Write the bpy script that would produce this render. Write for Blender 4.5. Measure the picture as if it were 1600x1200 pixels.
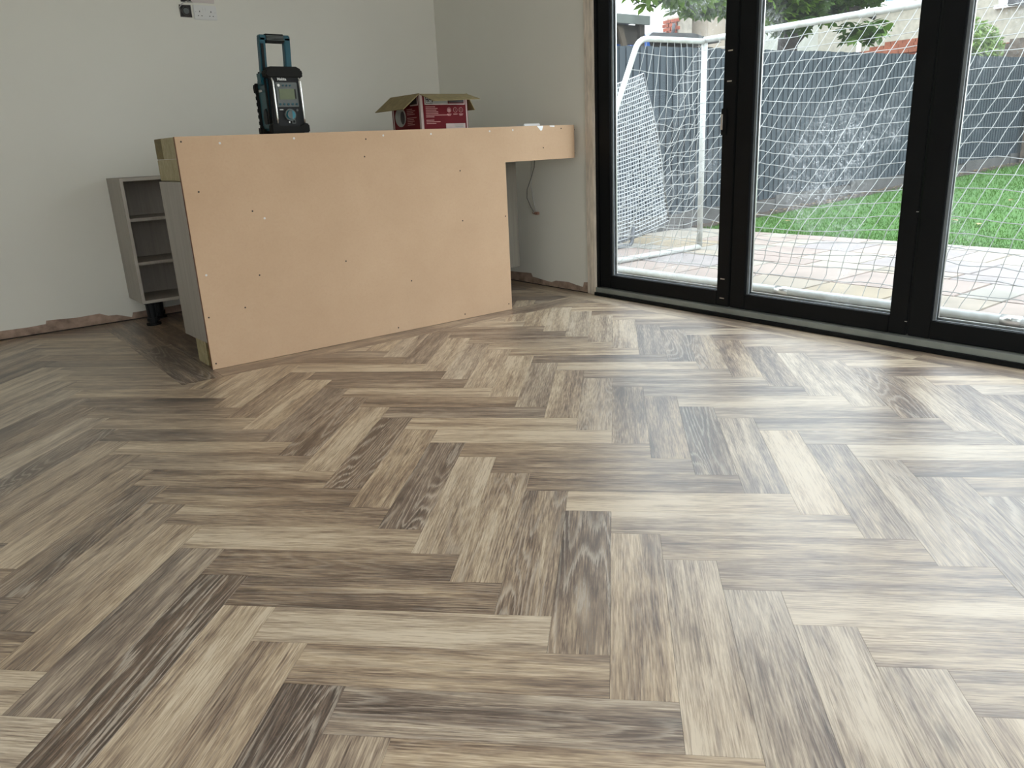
import bpy, bmesh, math, random
from mathutils import Vector, Matrix, noise as mnoise
random.seed(7)
for o in list(bpy.data.objects): bpy.data.objects.remove(o)
SC = bpy.context.scene; COL = SC.collection
R = math.radians
# ------------------------------------------------------------------ camera, world, exposure
# room axes: +X towards the garden doors, +Y towards the long plain wall, Z up (metres)
cam_d = bpy.data.cameras.new('camera'); cam = bpy.data.objects.new('camera', cam_d); COL.objects.link(cam)
fw = Vector((0.5738, 0.7627, -0.2962)).normalized()
rt = Vector((0.7898, -0.6117, -0.0456)); rt = (rt - fw*rt.dot(fw)).normalized()
up = rt.cross(fw)
m = Matrix(((rt.x, up.x, -fw.x), (rt.y, up.y, -fw.y), (rt.z, up.z, -fw.z))).to_4x4()
m.translation = Vector((-0.9256, -0.9468, 0.9875)); cam.matrix_world = m
cam_d.sensor_width = 36.0; cam_d.lens = 36.0*1203.5/1600.0; cam_d.clip_start = 0.02; cam_d.clip_end = 300
SC.camera = cam
w = bpy.data.worlds.new('world'); SC.world = w; w.use_nodes = True
bg = w.node_tree.nodes['Background']
# bright overcast sky: slightly blue, brighter overhead than at the horizon, the same all round
_t = w.node_tree; _tc = _t.nodes.new('ShaderNodeTexCoord'); _sx = _t.nodes.new('ShaderNodeSeparateXYZ'); _rp = _t.nodes.new('ShaderNodeValToRGB')
_t.links.new(_tc.outputs['Generated'], _sx.inputs[0]); _t.links.new(_sx.outputs['Z'], _rp.inputs[0]); _t.links.new(_rp.outputs[0], bg.inputs[0])
_rp.color_ramp.elements[0].color = (0.50, 0.52, 0.53, 1); _rp.color_ramp.elements[1].color = (0.82, 0.90, 1.0, 1)
bg.inputs[1].default_value = 7.8
SC.view_settings.view_transform = 'Standard'; SC.view_settings.look = 'None'
SC.view_settings.exposure = 0.14; SC.view_settings.gamma = 1.0; SC.view_settings.use_curve_mapping = False
def area_light(name, loc, size, power, color, rot=(0,0,0)):
    l = bpy.data.lights.new(name, 'AREA'); l.shape = 'DISK'; l.size = size; l.energy = power; l.color = color
    o = bpy.data.objects.new(name, l); COL.objects.link(o); o.location = loc; o.rotation_euler = rot; return o
# ------------------------------------------------------------------ helpers
class MB:
    """collects boxes / tubes / sheets, build() links them as ONE mesh object"""
    def __init__(s): s.v=[]; s.f=[]; s.uv=None
    def add(s, vs, fs):
        b=len(s.v); s.v += [tuple(q) for q in vs]; s.f += [tuple(i+b for i in f) for f in fs]; return s
    def box(s, x0,x1,y0,y1,z0,z1):
        return s.add([(x0,y0,z0),(x1,y0,z0),(x1,y1,z0),(x0,y1,z0),(x0,y0,z1),(x1,y0,z1),(x1,y1,z1),(x0,y1,z1)],
              [(0,3,2,1),(4,5,6,7),(0,1,5,4),(1,2,6,5),(2,3,7,6),(3,0,4,7)])
    def tube(s, pts, r, n=10, caps=True, closed=False):
        pts=[Vector(p) for p in pts]; N=len(pts); b=len(s.v); ref=None
        for i,p in enumerate(pts):
            t=(pts[(i+1)%N]-pts[i-1]) if closed else (pts[min(i+1,N-1)]-pts[max(i-1,0)])
            t.normalize()
            if ref is None:
                ref=Vector((0,0,1)) if abs(t.z)<.9 else Vector((1,0,0))
            a=(ref-t*ref.dot(t)).normalized(); c=t.cross(a); ref=a
            rr=r[i] if isinstance(r,(list,tuple)) else r
            for k in range(n):
                th=2*math.pi*k/n; s.v.append(tuple(p+a*math.cos(th)*rr+c*math.sin(th)*rr))
        for i in range(N if closed else N-1):
            j=(i+1)%N
            for k in range(n):
                l=(k+1)%n; s.f.append((b+i*n+k,b+i*n+l,b+j*n+l,b+j*n+k))
        if caps and not closed:
            s.f.append(tuple(b+k for k in range(n))[::-1]); s.f.append(tuple(b+(N-1)*n+k for k in range(n)))
        return s
    def cyl(s, c, axis, r, h, n=20, r2=None):
        c=Vector(c); a=Vector(axis).normalized(); return s.tube([c, c+a*h], [r, r if r2 is None else r2], n)
    def prism(s, poly, ax, c0, c1):
        """polygon (list of 2D) extruded along axis ax ('x','y','z') from c0 to c1"""
        def P(p,c): return {'x':(c,p[0],p[1]),'y':(p[0],c,p[1]),'z':(p[0],p[1],c)}[ax]
        n=len(poly); vs=[P(p,c0) for p in poly]+[P(p,c1) for p in poly]
        fs=[tuple(range(n))[::-1],tuple(range(n,2*n))]+[(i,(i+1)%n,(i+1)%n+n,i+n) for i in range(n)]
        return s.add(vs,fs)
    def quad(s, a,b,c,d): return s.add([a,b,c,d],[(0,1,2,3)])
    def build(s, name, mat, parent=None, bevel=0, smooth=False, off=None):
        me=bpy.data.meshes.new(name)
        vs=s.v if off is None else [(x-off[0],y-off[1],z-off[2]) for x,y,z in s.v]
        me.from_pydata(vs,[],s.f); me.update()
        bm=bmesh.new(); bm.from_mesh(me); bmesh.ops.recalc_face_normals(bm, faces=bm.faces)
        if bevel:
            es=[e for e in bm.edges if len(e.link_faces)==2 and e.calc_face_angle(0)>R(35)]
            bmesh.ops.bevel(bm, geom=es, offset=bevel, segments=2, affect='EDGES', clamp_overlap=True)
        if smooth:
            for f in bm.faces: f.smooth=True
        bm.to_mesh(me); bm.free()
        if mat: me.materials.append(mat)
        o=bpy.data.objects.new(name, me); COL.objects.link(o)
        if off is not None: o.location=off
        if parent:
            o.parent=parent
            o.matrix_parent_inverse=Matrix.Translation(-world_loc(parent))
        if smooth and not bevel:
            pass
        return o
def world_loc(o):
    # parents are never rotated at build time, so translations add up
    return Vector(o.get('_wl',(0,0,0))) if '_wl' in o else (Vector(o.location) if o.parent is None else Vector((0,0,0)))
def tag(o, label=None, cat=None, group=None, kind=None):
    if label: o['label']=label
    if cat: o['category']=cat
    if group: o['group']=group
    if kind: o['kind']=kind
    return o
def thing(name, label, cat, loc=(0,0,0), group=None, kind=None):
    o=bpy.data.objects.new(name,None); COL.objects.link(o); o.location=loc; o.empty_display_size=.05
    return tag(o,label,cat,group,kind)
# parts of an Empty are authored in world coordinates, then parented keeping them there
def part(mb, name, mat, parent, **k):
    lab=k.pop('label',None); kd=k.pop('kind',None)
    o=mb.build(name, mat, None, **k); o.parent=parent
    t=Vector((0,0,0)); p=parent
    while p is not None: t+=Vector(p.location); p=p.parent
    # children of mesh parts: mesh parts sit at their own location
    o.location=Vector(o.location)-t
    if lab: o['label']=lab
    if kd: o['kind']=kd
    return o
# ------------------------------------------------------------------ materials
def mat(name): 
    m=bpy.data.materials.new(name); m.use_nodes=True; nt=m.node_tree
    return m, nt, nt.nodes['Principled BSDF']
def N(nt,t,**k):
    n=nt.nodes.new(t)
    for a,v in k.items(): setattr(n,a,v)
    return n
def L(nt,a,b): nt.links.new(a,b)
def math_(nt,op,a,b=None,c=None,clamp=False):
    n=N(nt,'ShaderNodeMath',operation=op,use_clamp=clamp)
    for i,x in enumerate((a,b,c)):
        if x is None: continue
        if isinstance(x,(int,float)): n.inputs[i].default_value=x
        else: L(nt,x,n.inputs[i])
    return n.outputs[0]
def ramp(nt,fac,stops,interp='LINEAR'):
    n=N(nt,'ShaderNodeValToRGB'); cr=n.color_ramp; cr.interpolation=interp
    while len(cr.elements)<len(stops): cr.elements.new(.5)
    for e,(p,c) in zip(cr.elements,stops): e.position=p; e.color=(c[0],c[1],c[2],1) if len(c)==3 else c
    L(nt,fac,n.inputs[0]); return n.outputs[0]
def mixc(nt,f,a,b,mode='MIX'):
    n=N(nt,'ShaderNodeMix',data_type='RGBA',blend_type=mode)
    for i,x in ((0,f),(6,a),(7,b)):
        if isinstance(x,(int,float)): n.inputs[i].default_value=x
        elif isinstance(x,tuple): n.inputs[i].default_value=(x[0],x[1],x[2],1)
        else: L(nt,x,n.inputs[i])
    return n.outputs[2]
def noise(nt,vec,scale,detail=3,rough=.55,dist=0):
    n=N(nt,'ShaderNodeTexNoise'); n.inputs['Scale'].default_value=scale; n.inputs['Detail'].default_value=detail
    n.inputs['Roughness'].default_value=rough; n.inputs['Distortion'].default_value=dist
    if vec is not None: L(nt,vec,n.inputs['Vector'])
    return n.outputs['Fac']
def scalev(nt,vec,s):
    n=N(nt,'ShaderNodeMapping'); n.inputs['Scale'].default_value=s; L(nt,vec,n.inputs['Vector']); return n.outputs[0]
def coords(nt): return N(nt,'ShaderNodeTexCoord').outputs['Object']
def bump(nt,bs,h,strength=.2,dist=.002):
    b=N(nt,'ShaderNodeBump'); b.inputs['Strength'].default_value=strength; b.inputs['Distance'].default_value=dist
    L(nt,h,b.inputs['Height']); L(nt,b.outputs[0],bs.inputs['Normal'])
def simple(name,col,rough=.5,metal=0,var=.12,scale=8,col2=None,bmp=0,stretch=(1,1,1),spec=.5,emit=0):
    m,nt,bs=mat(name); v=scalev(nt,coords(nt),stretch); f=noise(nt,v,scale,5)
    c2=col2 or tuple(max(0,c*(1-2.2*var)) for c in col); c1=tuple(min(1,c*(1+var)) for c in col)
    L(nt,ramp(nt,f,[(.3,c2),(.7,c1)]),bs.inputs['Base Color'])
    bs.inputs['Roughness'].default_value=rough; bs.inputs['Metallic'].default_value=metal; bs.inputs['Specular IOR Level'].default_value=spec
    if bmp: bump(nt,bs,f,bmp)
    if emit: bs.inputs['Emission Color'].default_value=(*col,1); bs.inputs['Emission Strength'].default_value=emit
    return m
def plank_material():
    m,nt,bs=mat('limed_oak_vinyl')
    uv=N(nt,'ShaderNodeUVMap',uv_map='uv').outputs[0]
    at=N(nt,'ShaderNodeAttribute',attribute_name='tone'); sp=N(nt,'ShaderNodeSeparateColor'); L(nt,at.outputs['Color'],sp.inputs[0])
    T,G,K=sp.outputs; G=math_(nt,'MULTIPLY',G,.55); T=math_(nt,'MULTIPLY_ADD',T,1.35,-.175)
    n0=noise(nt,scalev(nt,uv,(2.0,11,1)),1,2,.5,.6)
    n1=noise(nt,scalev(nt,uv,(1.3,26,1)),1,4,.58,.4)
    n2=noise(nt,scalev(nt,uv,(13,260,1)),1,3,.65); n6=noise(nt,scalev(nt,uv,(8,120,1)),1,4,.65,.3)
    n4=noise(nt,scalev(nt,uv,(5,9,1)),1,4,.6,1.0)
    # flat-sawn contour lines
    n3=noise(nt,scalev(nt,uv,(.6,7,1)),1,1.5,.45,.35); n5=noise(nt,scalev(nt,uv,(2.5,8,1)),1,3,.6)
    sn=math_(nt,'SINE',math_(nt,'MULTIPLY',math_(nt,'ADD',n3,math_(nt,'MULTIPLY',n2,.035)),190))
    lines=math_(nt,'MULTIPLY',math_(nt,'POWER',math_(nt,'MULTIPLY_ADD',sn,.5,.5),5.0),math_(nt,'MULTIPLY',math_(nt,'SUBTRACT',n5,.30),5,clamp=True))
    val=math_(nt,'MULTIPLY_ADD',math_(nt,'SUBTRACT',n0,.5),.95,T)
    val=math_(nt,'MULTIPLY_ADD',math_(nt,'SUBTRACT',n1,.5),1.2,val)
    val=math_(nt,'MULTIPLY_ADD',math_(nt,'SUBTRACT',n4,.5),.35,val)
    val=math_(nt,'MULTIPLY_ADD',math_(nt,'SUBTRACT',n2,.5),1.5,val)
    val=math_(nt,'MULTIPLY_ADD',math_(nt,'SUBTRACT',n6,.5),.55,val)
    col=ramp(nt,val,[(0,(.06,.038,.025)),(.25,(.140,.091,.060)),(.5,(.285,.200,.130)),(.75,(.47,.355,.228)),(1,(.64,.52,.365))])
    grey=ramp(nt,val,[(0,(.07,.055,.047)),(.3,(.165,.135,.115)),(.55,(.30,.262,.22)),(.8,(.45,.405,.34)),(1,(.60,.55,.47))])
    col=mixc(nt,G,col,grey)
    col=mixc(nt,math_(nt,'MULTIPLY',lines,math_(nt,'MULTIPLY',K,.8)),col,(.52,.45,.36))
    dk=math_(nt,'POWER',math_(nt,'MULTIPLY_ADD',sn,-.5,.5),2.0)
    col=mixc(nt,math_(nt,'MULTIPLY',dk,math_(nt,'MULTIPLY',K,.16)),col,(.10,.072,.052))
    vo=N(nt,'ShaderNodeTexVoronoi'); vo.inputs['Scale'].default_value=1.0; L(nt,scalev(nt,uv,(2.2,7.5,1)),vo.inputs['Vector'])
    kn=math_(nt,'SUBTRACT',1,math_(nt,'MULTIPLY',math_(nt,'ADD',vo.outputs['Distance'],math_(nt,'MULTIPLY',math_(nt,'SUBTRACT',n4,.5),.10)),9),clamp=True)
    col=mixc(nt,math_(nt,'MULTIPLY',kn,.75),col,(.05,.036,.028))
    L(nt,col,bs.inputs['Base Color'])
    L(nt,math_(nt,'MULTIPLY_ADD',n2,.14,.30),bs.inputs['Roughness'])
    bs.inputs['Specular IOR Level'].default_value=.75; bs.inputs['Coat Weight'].default_value=.6; bs.inputs['Coat Roughness'].default_value=.45
    bump(nt,bs,math_(nt,'ADD',n2,math_(nt,'MULTIPLY',lines,.3)),.16,.0012)
    return m
M={}
M['plank']=plank_material()
def wall_mat(name,col):
    m,nt,bs=mat(name); v=coords(nt); f=noise(nt,v,1.3,3); g=noise(nt,v,60,3)
    L(nt,ramp(nt,f,[(.3,tuple(c*.965 for c in col)),(.7,col)]),bs.inputs['Base Color']); bs.inputs['Roughness'].default_value=.85
    bs.inputs['Specular IOR Level'].default_value=.25
    bump(nt,bs,g,.06,.001); return m
M['wall']=wall_mat('fresh_matt_plaster_paint',(.77,.755,.68))
M['ceiling']=wall_mat('white_ceiling_paint',(.80,.80,.78))
M['plaster']=simple('bare_pink_plaster',(.38,.27,.205),.9,var=.25,scale=14,bmp=.4)
M['bead']=simple('unpainted_plaster_edge',(.68,.60,.50),.8,var=.14,scale=9,stretch=(6,6,1))
M['dark_gap']=simple('dark_subfloor',(.03,.022,.018),.9)
M['black_alu']=simple('black_powder_coat',(.004,.005,.006),.5,var=.1,spec=.18)
M['gasket']=simple('grey_glazing_bead',(.17,.19,.20),.5)
M['sill_strip']=simple('grey_threshold_strip',(.23,.25,.225),.5,var=.1,scale=5)
M['silver']=simple('bright_metal',(.62,.62,.60),.28,metal=.9)
M['steel']=simple('galvanised_steel',(.10,.09,.085),.5,metal=.6,var=.3)
M['white_pl']=simple('white_plastic',(.70,.70,.68),.35,var=.02)
M['hole']=simple('black_slot',(.008,.008,.008),.7)
M['black_pl']=simple('black_plastic',(.006,.007,.008),.5,spec=.25)
M['black_rub']=simple('black_rubber',(.009,.009,.008),.7,bmp=.1,spec=.2)
M['teal']=simple('teal_plastic',(.004,.066,.092),.4,var=.08,spec=.35)
M['teal_light']=simple('bright_teal_plastic',(.01,.20,.27),.35)
M['rad_grey']=simple('grey_radio_panel',(.10,.115,.11),.45)
M['lcd']=simple('green_lcd',(.12,.15,.075),.25)
M['white_print']=simple('white_print',(.62,.62,.60),.6,var=.02)
M['chrome']=simple('chrome_tube',(.80,.80,.78),.22,metal=.85)
M['carton']=simple('brown_corrugated_card',(.235,.185,.085),.85,var=.1,scale=30)
M['red_card']=simple('dark_red_print',(.105,.0015,.005),.6,var=.06,spec=.15)
M['pink_print']=simple('pale_pink_print',(.40,.18,.17),.6)
M['edge_print']=simple('pale_box_edge',(.46,.37,.34),.7)
M['dark_print']=simple('dark_print',(.03,.018,.02),.6)
M['grey_print']=simple('grey_print',(.30,.30,.27),.6)
M['wire_grey']=simple('grey_cable',(.10,.095,.09),.6)
M['wire_white']=simple('white_cable',(.5,.5,.48),.5)
M['copper']=simple('brown_cable_connector',(.30,.16,.11),.5)
def mdf():
    m,nt,bs=mat('raw_mdf'); v=coords(nt); f=noise(nt,v,2.2,4,.6); g=noise(nt,v,90,3,.7); h=noise(nt,scalev(nt,v,(1,1,6)),1.5,3)
    c=ramp(nt,f,[(.25,(.47,.315,.195)),(.75,(.54,.375,.24))]); c=mixc(nt,math_(nt,'MULTIPLY',h,.22),c,(.58,.42,.28))
    c=mixc(nt,math_(nt,'MULTIPLY',math_(nt,'POWER',g,3),.6),c,(.40,.25,.15))
    L(nt,c,bs.inputs['Base Color']); bs.inputs['Roughness'].default_value=.68; bs.inputs['Specular IOR Level'].default_value=.3; bump(nt,bs,g,.05,.001); return m
M['mdf']=mdf()
M['mdf_edge']=simple('cut_mdf_edge',(.20,.10,.055),.85)
def grainmat(name,c1,c2,stretch,rough=.6,scale=1):
    m,nt,bs=mat(name); v=scalev(nt,coords(nt),stretch); f=noise(nt,v,scale,6,.65,.4)
    L(nt,ramp(nt,f,[(.3,c2),(.7,c1)]),bs.inputs['Base Color']); bs.inputs['Roughness'].default_value=rough; bump(nt,bs,f,.15,.001); return m
M['timber']=grainmat('pale_green_sawn_timber',(.47,.41,.25),(.31,.26,.13),(5,40,25))
M['timber_dark']=grainmat('shaded_sawn_timber',(.21,.16,.05),(.11,.08,.022),(10,10,30))  # darker timber copy, shade of the gap behind the panel painted in
M['laminate']=grainmat('grey_woodgrain_laminate',(.40,.37,.33),(.32,.29,.255),(40,40,2.2),.5)
M['laminate_in']=grainmat('grey_woodgrain_laminate_inside',(.38,.345,.30),(.29,.26,.225),(40,40,2.2),.6)
M['lam_shaded']=grainmat('shaded_grey_laminate_back',(.24,.22,.18),(.19,.17,.14),(40,40,2.2),.7)  # shade under the overhang is put into this darker laminate colour
M['lam_edge']=simple('pale_laminate_edging',(.47,.43,.37),.5,var=.05)
def glass(name,seed,rings=True):
    m=bpy.data.materials.new(name); m.use_nodes=True; nt=m.node_tree; nt.nodes.clear()
    out=N(nt,'ShaderNodeOutputMaterial'); tr=N(nt,'ShaderNodeBsdfTransparent'); tr.inputs[0].default_value=(.93,.95,.95,1)
    gl=N(nt,'ShaderNodeBsdfGlossy'); gl.inputs['Roughness'].default_value=.02
    fr=N(nt,'ShaderNodeFresnel'); fr.inputs['IOR'].default_value=1.45
    df=N(nt,'ShaderNodeBsdfDiffuse'); df.inputs[0].default_value=(.85,.88,.9,1)
    tl=N(nt,'ShaderNodeBsdfTranslucent'); tl.inputs[0].default_value=(.85,.88,.9,1)
    ad=N(nt,'ShaderNodeMixShader'); ad.inputs[0].default_value=.65; L(nt,df.outputs[0],ad.inputs[1]); L(nt,tl.outputs[0],ad.inputs[2])
    m1=N(nt,'ShaderNodeMixShader'); geo=N(nt,'ShaderNodeNewGeometry'); L(nt,math_(nt,'MULTIPLY',fr.outputs[0],math_(nt,'SUBTRACT',1,geo.outputs['Backfacing'])),m1.inputs[0]); L(nt,tr.outputs[0],m1.inputs[1]); L(nt,gl.outputs[0],m1.inputs[2])
    mp=N(nt,'ShaderNodeMapping'); mp.inputs['Location'].default_value=(0,seed*3.7,seed*1.3); L(nt,coords(nt),mp.inputs['Vector']); v=mp.outputs[0]
    big=noise(nt,v,1.7,3,.6,.6); fine=noise(nt,v,34,4,.7,1.5); sw=noise(nt,v,7,4,.6,3.0)
    ridge=math_(nt,'SUBTRACT',1,math_(nt,'MULTIPLY',math_(nt,'ABSOLUTE',math_(nt,'SUBTRACT',sw,.5)),22),clamp=True)
    msk=math_(nt,'MULTIPLY',math_(nt,'SUBTRACT',big,.50),5,clamp=True)
    sm=math_(nt,'MULTIPLY',math_(nt,'MULTIPLY',ridge,math_(nt,'MULTIPLY',math_(nt,'SUBTRACT',fine,.42),4,clamp=True)),math_(nt,'MULTIPLY',msk,.42))
    film=math_(nt,'MULTIPLY',msk,.022)
    vo=N(nt,'ShaderNodeTexVoronoi'); vo.inputs['Scale'].default_value=38; L(nt,v,vo.inputs['Vector'])
    dots=math_(nt,'MULTIPLY',math_(nt,'LESS_THAN',vo.outputs['Distance'],.10),math_(nt,'MULTIPLY',msk,.5))
    tot=math_(nt,'ADD',math_(nt,'ADD',sm,film),math_(nt,'ADD',dots,.012),clamp=True)
    m2=N(nt,'ShaderNodeMixShader'); L(nt,tot,m2.inputs[0]); L(nt,m1.outputs[0],m2.inputs[1]); L(nt,ad.outputs[0],m2.inputs[2])
    L(nt,m2.outputs[0],out.inputs[0]); return m
M['glass']=[glass('smeared_door_glass_%s'%c,i+1) for i,c in enumerate('abcd')]
M['clear']=simple('window_glass_far',(.28,.36,.40),.08)
# outside
M['white_tube']=simple('white_painted_tube',(.43,.445,.44),.4,var=.12,scale=12,col2=(.34,.345,.31))
M['net']=simple('white_net_cord',(.32,.325,.31),.8,var=.1)
M['mesh_white']=simple('white_mesh_cord',(.42,.435,.45),.8,var=.04)
M['tube_grey']=simple('grey_tube',(.06,.064,.07),.45)
M['fence']=None
def fence_mat():
    m,nt,bs=mat('dark_blue_grey_fence_stain'); oi=N(nt,'ShaderNodeObjectInfo'); v=scalev(nt,coords(nt),(30,30,1.5)); f=noise(nt,v,1,4,.6)
    c=ramp(nt,f,[(.3,(.018,.027,.036)),(.7,(.027,.038,.050))]); c=mixc(nt,math_(nt,'MULTIPLY',oi.outputs['Random'],.45),c,(.034,.047,.06))
    L(nt,c,bs.inputs['Base Color']); bs.inputs['Roughness'].default_value=.7; return m
M['fence']=fence_mat()
M['gravel_board']=simple('weathered_base_board',(.07,.068,.066),.9,var=.15,scale=5,bmp=.3)
M['soil']=simple('leaf_strewn_soil',(.045,.03,.02),.95,var=.4,scale=20,bmp=.5)
M['slabs']=[simple('sandstone_'+n,c,.75,var=.09,scale=5,bmp=.15) for n,c in
   (('buff',(.245,.206,.158)),('pink',(.245,.192,.162)),('lilac_grey',(.212,.184,.172)),('cream',(.262,.232,.187)),('grey_green',(.222,.205,.173)),('rose',(.254,.202,.168)),('ochre',(.245,.198,.133)))]
M['mortar']=simple('sandy_mortar',(.18,.17,.15),.95,var=.1,scale=30)
M['grass_base']=simple('lawn_base',(.03,.085,.006),.95,var=.3,scale=6,col2=(.03,.085,.012))
M['grass']=None
def leafmat(name,c1,c2,trans=.35):
    m,nt,bs=mat(name); oi=N(nt,'ShaderNodeObjectInfo'); f=noise(nt,coords(nt),3,3); s=math_(nt,'ADD',math_(nt,'MULTIPLY',f,.7),math_(nt,'MULTIPLY',oi.outputs['Random'],.5))
    c=ramp(nt,s,[(.25,c2),(.8,c1)]); L(nt,c,bs.inputs['Base Color']); bs.inputs['Roughness'].default_value=.5
    tl=N(nt,'ShaderNodeBsdfTranslucent'); L(nt,c,tl.inputs[0]); mx=N(nt,'ShaderNodeMixShader'); mx.inputs[0].default_value=trans
    L(nt,bs.outputs[0],mx.inputs[1]); L(nt,tl.outputs[0],mx.inputs[2]); L(nt,mx.outputs[0],nt.nodes['Material Output'].inputs[0]); return m
M['grass']=leafmat('lawn_blades',(.068,.175,.008),(.034,.10,.005),.3)
M['leaf']=leafmat('chestnut_leaves',(.15,.27,.025),(.016,.055,.008),.4)
M['bush']=leafmat('shrub_leaves',(.20,.29,.07),(.07,.13,.03),.35)
M['dead_leaf']=leafmat('yellow_fallen_leaf',(.35,.27,.11),(.22,.13,.05),.2)
M['bark']=simple('dark_bark',(.05,.04,.035),.9,var=.3,bmp=.5,scale=15)
M['cream_render']=simple('cream_pebbledash',(.33,.31,.25),.9,var=.1,scale=9,bmp=.3)
M['beige_render']=simple('beige_render',(.33,.28,.22),.9,var=.06,scale=3)
M['white_render']=simple('white_render',(.88,.88,.87),.85,var=.02)
M['pale_render']=simple('pale_grey_green_render',(.36,.37,.32),.9,var=.08,scale=4)
M['white_paint']=simple('white_gloss_paint',(.85,.86,.86),.4,var=.02)
M['brick']=simple('orange_red_brick',(.24,.055,.028),.85,var=.2,scale=11)
M['brick_mortar']=simple('pale_mortar',(.30,.27,.22),.9)
M['tile_orange']=simple('orange_roof_tile',(.22,.07,.035),.85,var=.18,scale=7)
M['dark_roof']=simple('dark_roof_edge',(.05,.05,.055),.8)
M['shed_grey']=simple('grey_felt_roof',(.19,.19,.195),.85,var=.12,scale=4)
M['fascia']=simple('weathered_grey_fascia',(.14,.155,.14),.8,var=.15,scale=5)
M['shed_dark']=simple('dark_shed_boards',(.05,.043,.036),.9,var=.3)
M['brace']=simple('weathered_brown_brace',(.09,.07,.05),.9)
M['tarp']=simple('blue_tarpaulin',(.006,.08,.34),.45,var=.2,scale=6,bmp=.4)
M['gate_wood']=simple('weathered_post_wood',(.11,.085,.065),.9,var=.2,scale=9)

def text(body,size,mt,parent,name='lettering',mtx=None,bold=.0,label=None,extr=.0004,align='LEFT'):
    cu=bpy.data.curves.new('t','FONT'); cu.body=body; cu.size=size; cu.extrude=extr; cu.offset=bold; cu.align_x=align; cu.resolution_u=3
    t=bpy.data.objects.new('t',cu); COL.objects.link(t); bpy.context.view_layer.update()
    me=bpy.data.meshes.new_from_object(t.evaluated_get(bpy.context.evaluated_depsgraph_get()))
    bpy.data.objects.remove(t); bpy.data.curves.remove(cu)
    me.transform(mtx); me.materials.clear(); me.materials.append(mt)
    mb=MB(); o=bpy.data.objects.new(name,me); COL.objects.link(o); o.parent=parent
    tt=Vector((0,0,0)); p=parent
    while p is not None: tt+=Vector(p.location); p=p.parent
    o.location=-tt
    if label: o['label']=label
    return o
def face_mtx(origin, xdir, ydir):
    x=Vector(xdir).normalized(); y=Vector(ydir).normalized(); z=x.cross(y)
    m=Matrix(((x.x,y.x,z.x),(x.y,y.y,z.y),(x.z,y.z,z.z))).to_4x4(); m.translation=Vector(origin); return m

# ================================================================== ROOM SHELL
XW=2.63; YW=4.55; XL=-3.2; YB=-3.6; H=2.5
def struct(o,label,cat): return tag(o,label,cat,kind='structure')
struct(MB().box(XL-.2,XW+.3,YW,YW+.2,-.1,H).build('wall_left',M['wall']),'long plain off-white wall behind the timber counter','wall')
mb=MB().box(XW,XW+.12,2.80,YW,-.1,H).box(XW+.12,XW+.3,3.25,YW,-.1,H).box(XW,XW+.3,-1.33,2.80,2.2,H).box(XW,XW+.3,YB-.2,-1.33,-.1,H)
wr=struct(mb.build('wall_right',M['wall']),'off-white wall holding the black glazed garden doors','wall')
# unseen back and side walls, window openings added and sized for daylight
mb=MB().box(XL-.2,-2.6,YB-.2,YB,-.1,H).box(2.2,XW,YB-.2,YB,-.1,H).box(-2.6,2.2,YB-.2,YB,-.1,.75).box(-2.6,2.2,YB-.2,YB,2.15,H)
struct(mb.build('wall_back',M['wall']),'off-white wall behind the camera with a wide window opening added for daylight','wall')
mb=MB().box(XL-.2,XL,YB,-2.2,-.1,H).box(XL-.2,XL,-.2,YW,-.1,H).box(XL-.2,XL,-2.2,-.2,-.1,.95).box(XL-.2,XL,-2.2,-.2,2.1,H)
struct(mb.build('wall_side',M['wall']),'off-white side wall opposite the garden doors with a window opening added for daylight','wall')
cx0,cx1,cy0,cy1=-1.0,-.2,-1.6,-.6  # rooflight opening added out of view to let more daylight in
mb=MB().box(XL-.2,XW+.3,YB-.2,cy0,H,H+.2).box(XL-.2,XW+.3,cy1,YW+.2,H,H+.2).box(XL-.2,cx0,cy0,cy1,H,H+.2).box(cx1,XW+.3,cy0,cy1,H,H+.2)
struct(mb.build('ceiling',M['ceiling']),'white flat ceiling with a rooflight opening added for daylight','ceiling')
# bare plaster bands where the skirting is missing
def band(name,pts,const,ax,parent,thick=.004):
    n=len(pts); mb=MB()
    for i in range(n-1):
        (a,za),(b,zb)=pts[i],pts[i+1]
        if ax=='y': # on wall y=const
            mb.add([(a,const,.0062),(b,const,.0062),(b,const,zb),(a,const,za),(a,const-thick,.0062),(b,const-thick,.0062),(b,const-thick,zb),(a,const-thick,za)],
                   [(4,5,6,7),(7,6,2,3),(0,4,7,3),(1,2,6,5),(0,1,5,4)])
        else:
            mb.add([(const,a,.006),(const,b,.006),(const,b,zb),(const,a,za),(const-thick,a,.006),(const-thick,b,.006),(const-thick,b,zb),(const-thick,a,za)],
                   [(4,5,6,7),(7,6,2,3),(0,4,7,3),(1,2,6,5),(0,1,5,4)])
    return part(mb,name,M['plaster'],parent)
wl=bpy.data.objects['wall_left']
part(MB().box(XL,XW,YW-.0055,YW,-.003,.006),'shadow_gap',M['dark_gap'],wl); part(MB().box(XW-.0055,XW,2.87,YW,-.003,.006),'shadow_gap',M['dark_gap'],wr)
band('bare_plaster_band',[(-3.1,.06),(-1.6,.05),(-1.0,.062),(-.63,.056),(-.48,.053),(-.385,.057),(-.379,.078),(-.3,.074),(-.212,.068),(-.079,.072),(-.03,.05),(.02,.048),(.107,.018),(.117,.047),(.326,.05),(.6,.06),(2.6,.06)],YW,'y',wl)
band('bare_plaster_band',[(4.54,.06),(3.9,.07),(3.714,.068),(3.475,.077),(3.463,.052),(3.33,.04),(3.248,.034),(3.20,.05),(3.065,.054),(2.98,.042),(2.914,.036),(2.905,.07),(2.865,.074)],XW,'x',wr)
part(MB().box(XW-.012,XW+.02,2.785,2.862,0,2.28),'door_lining_strip',M['bead'],wr,bevel=.004)
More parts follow.
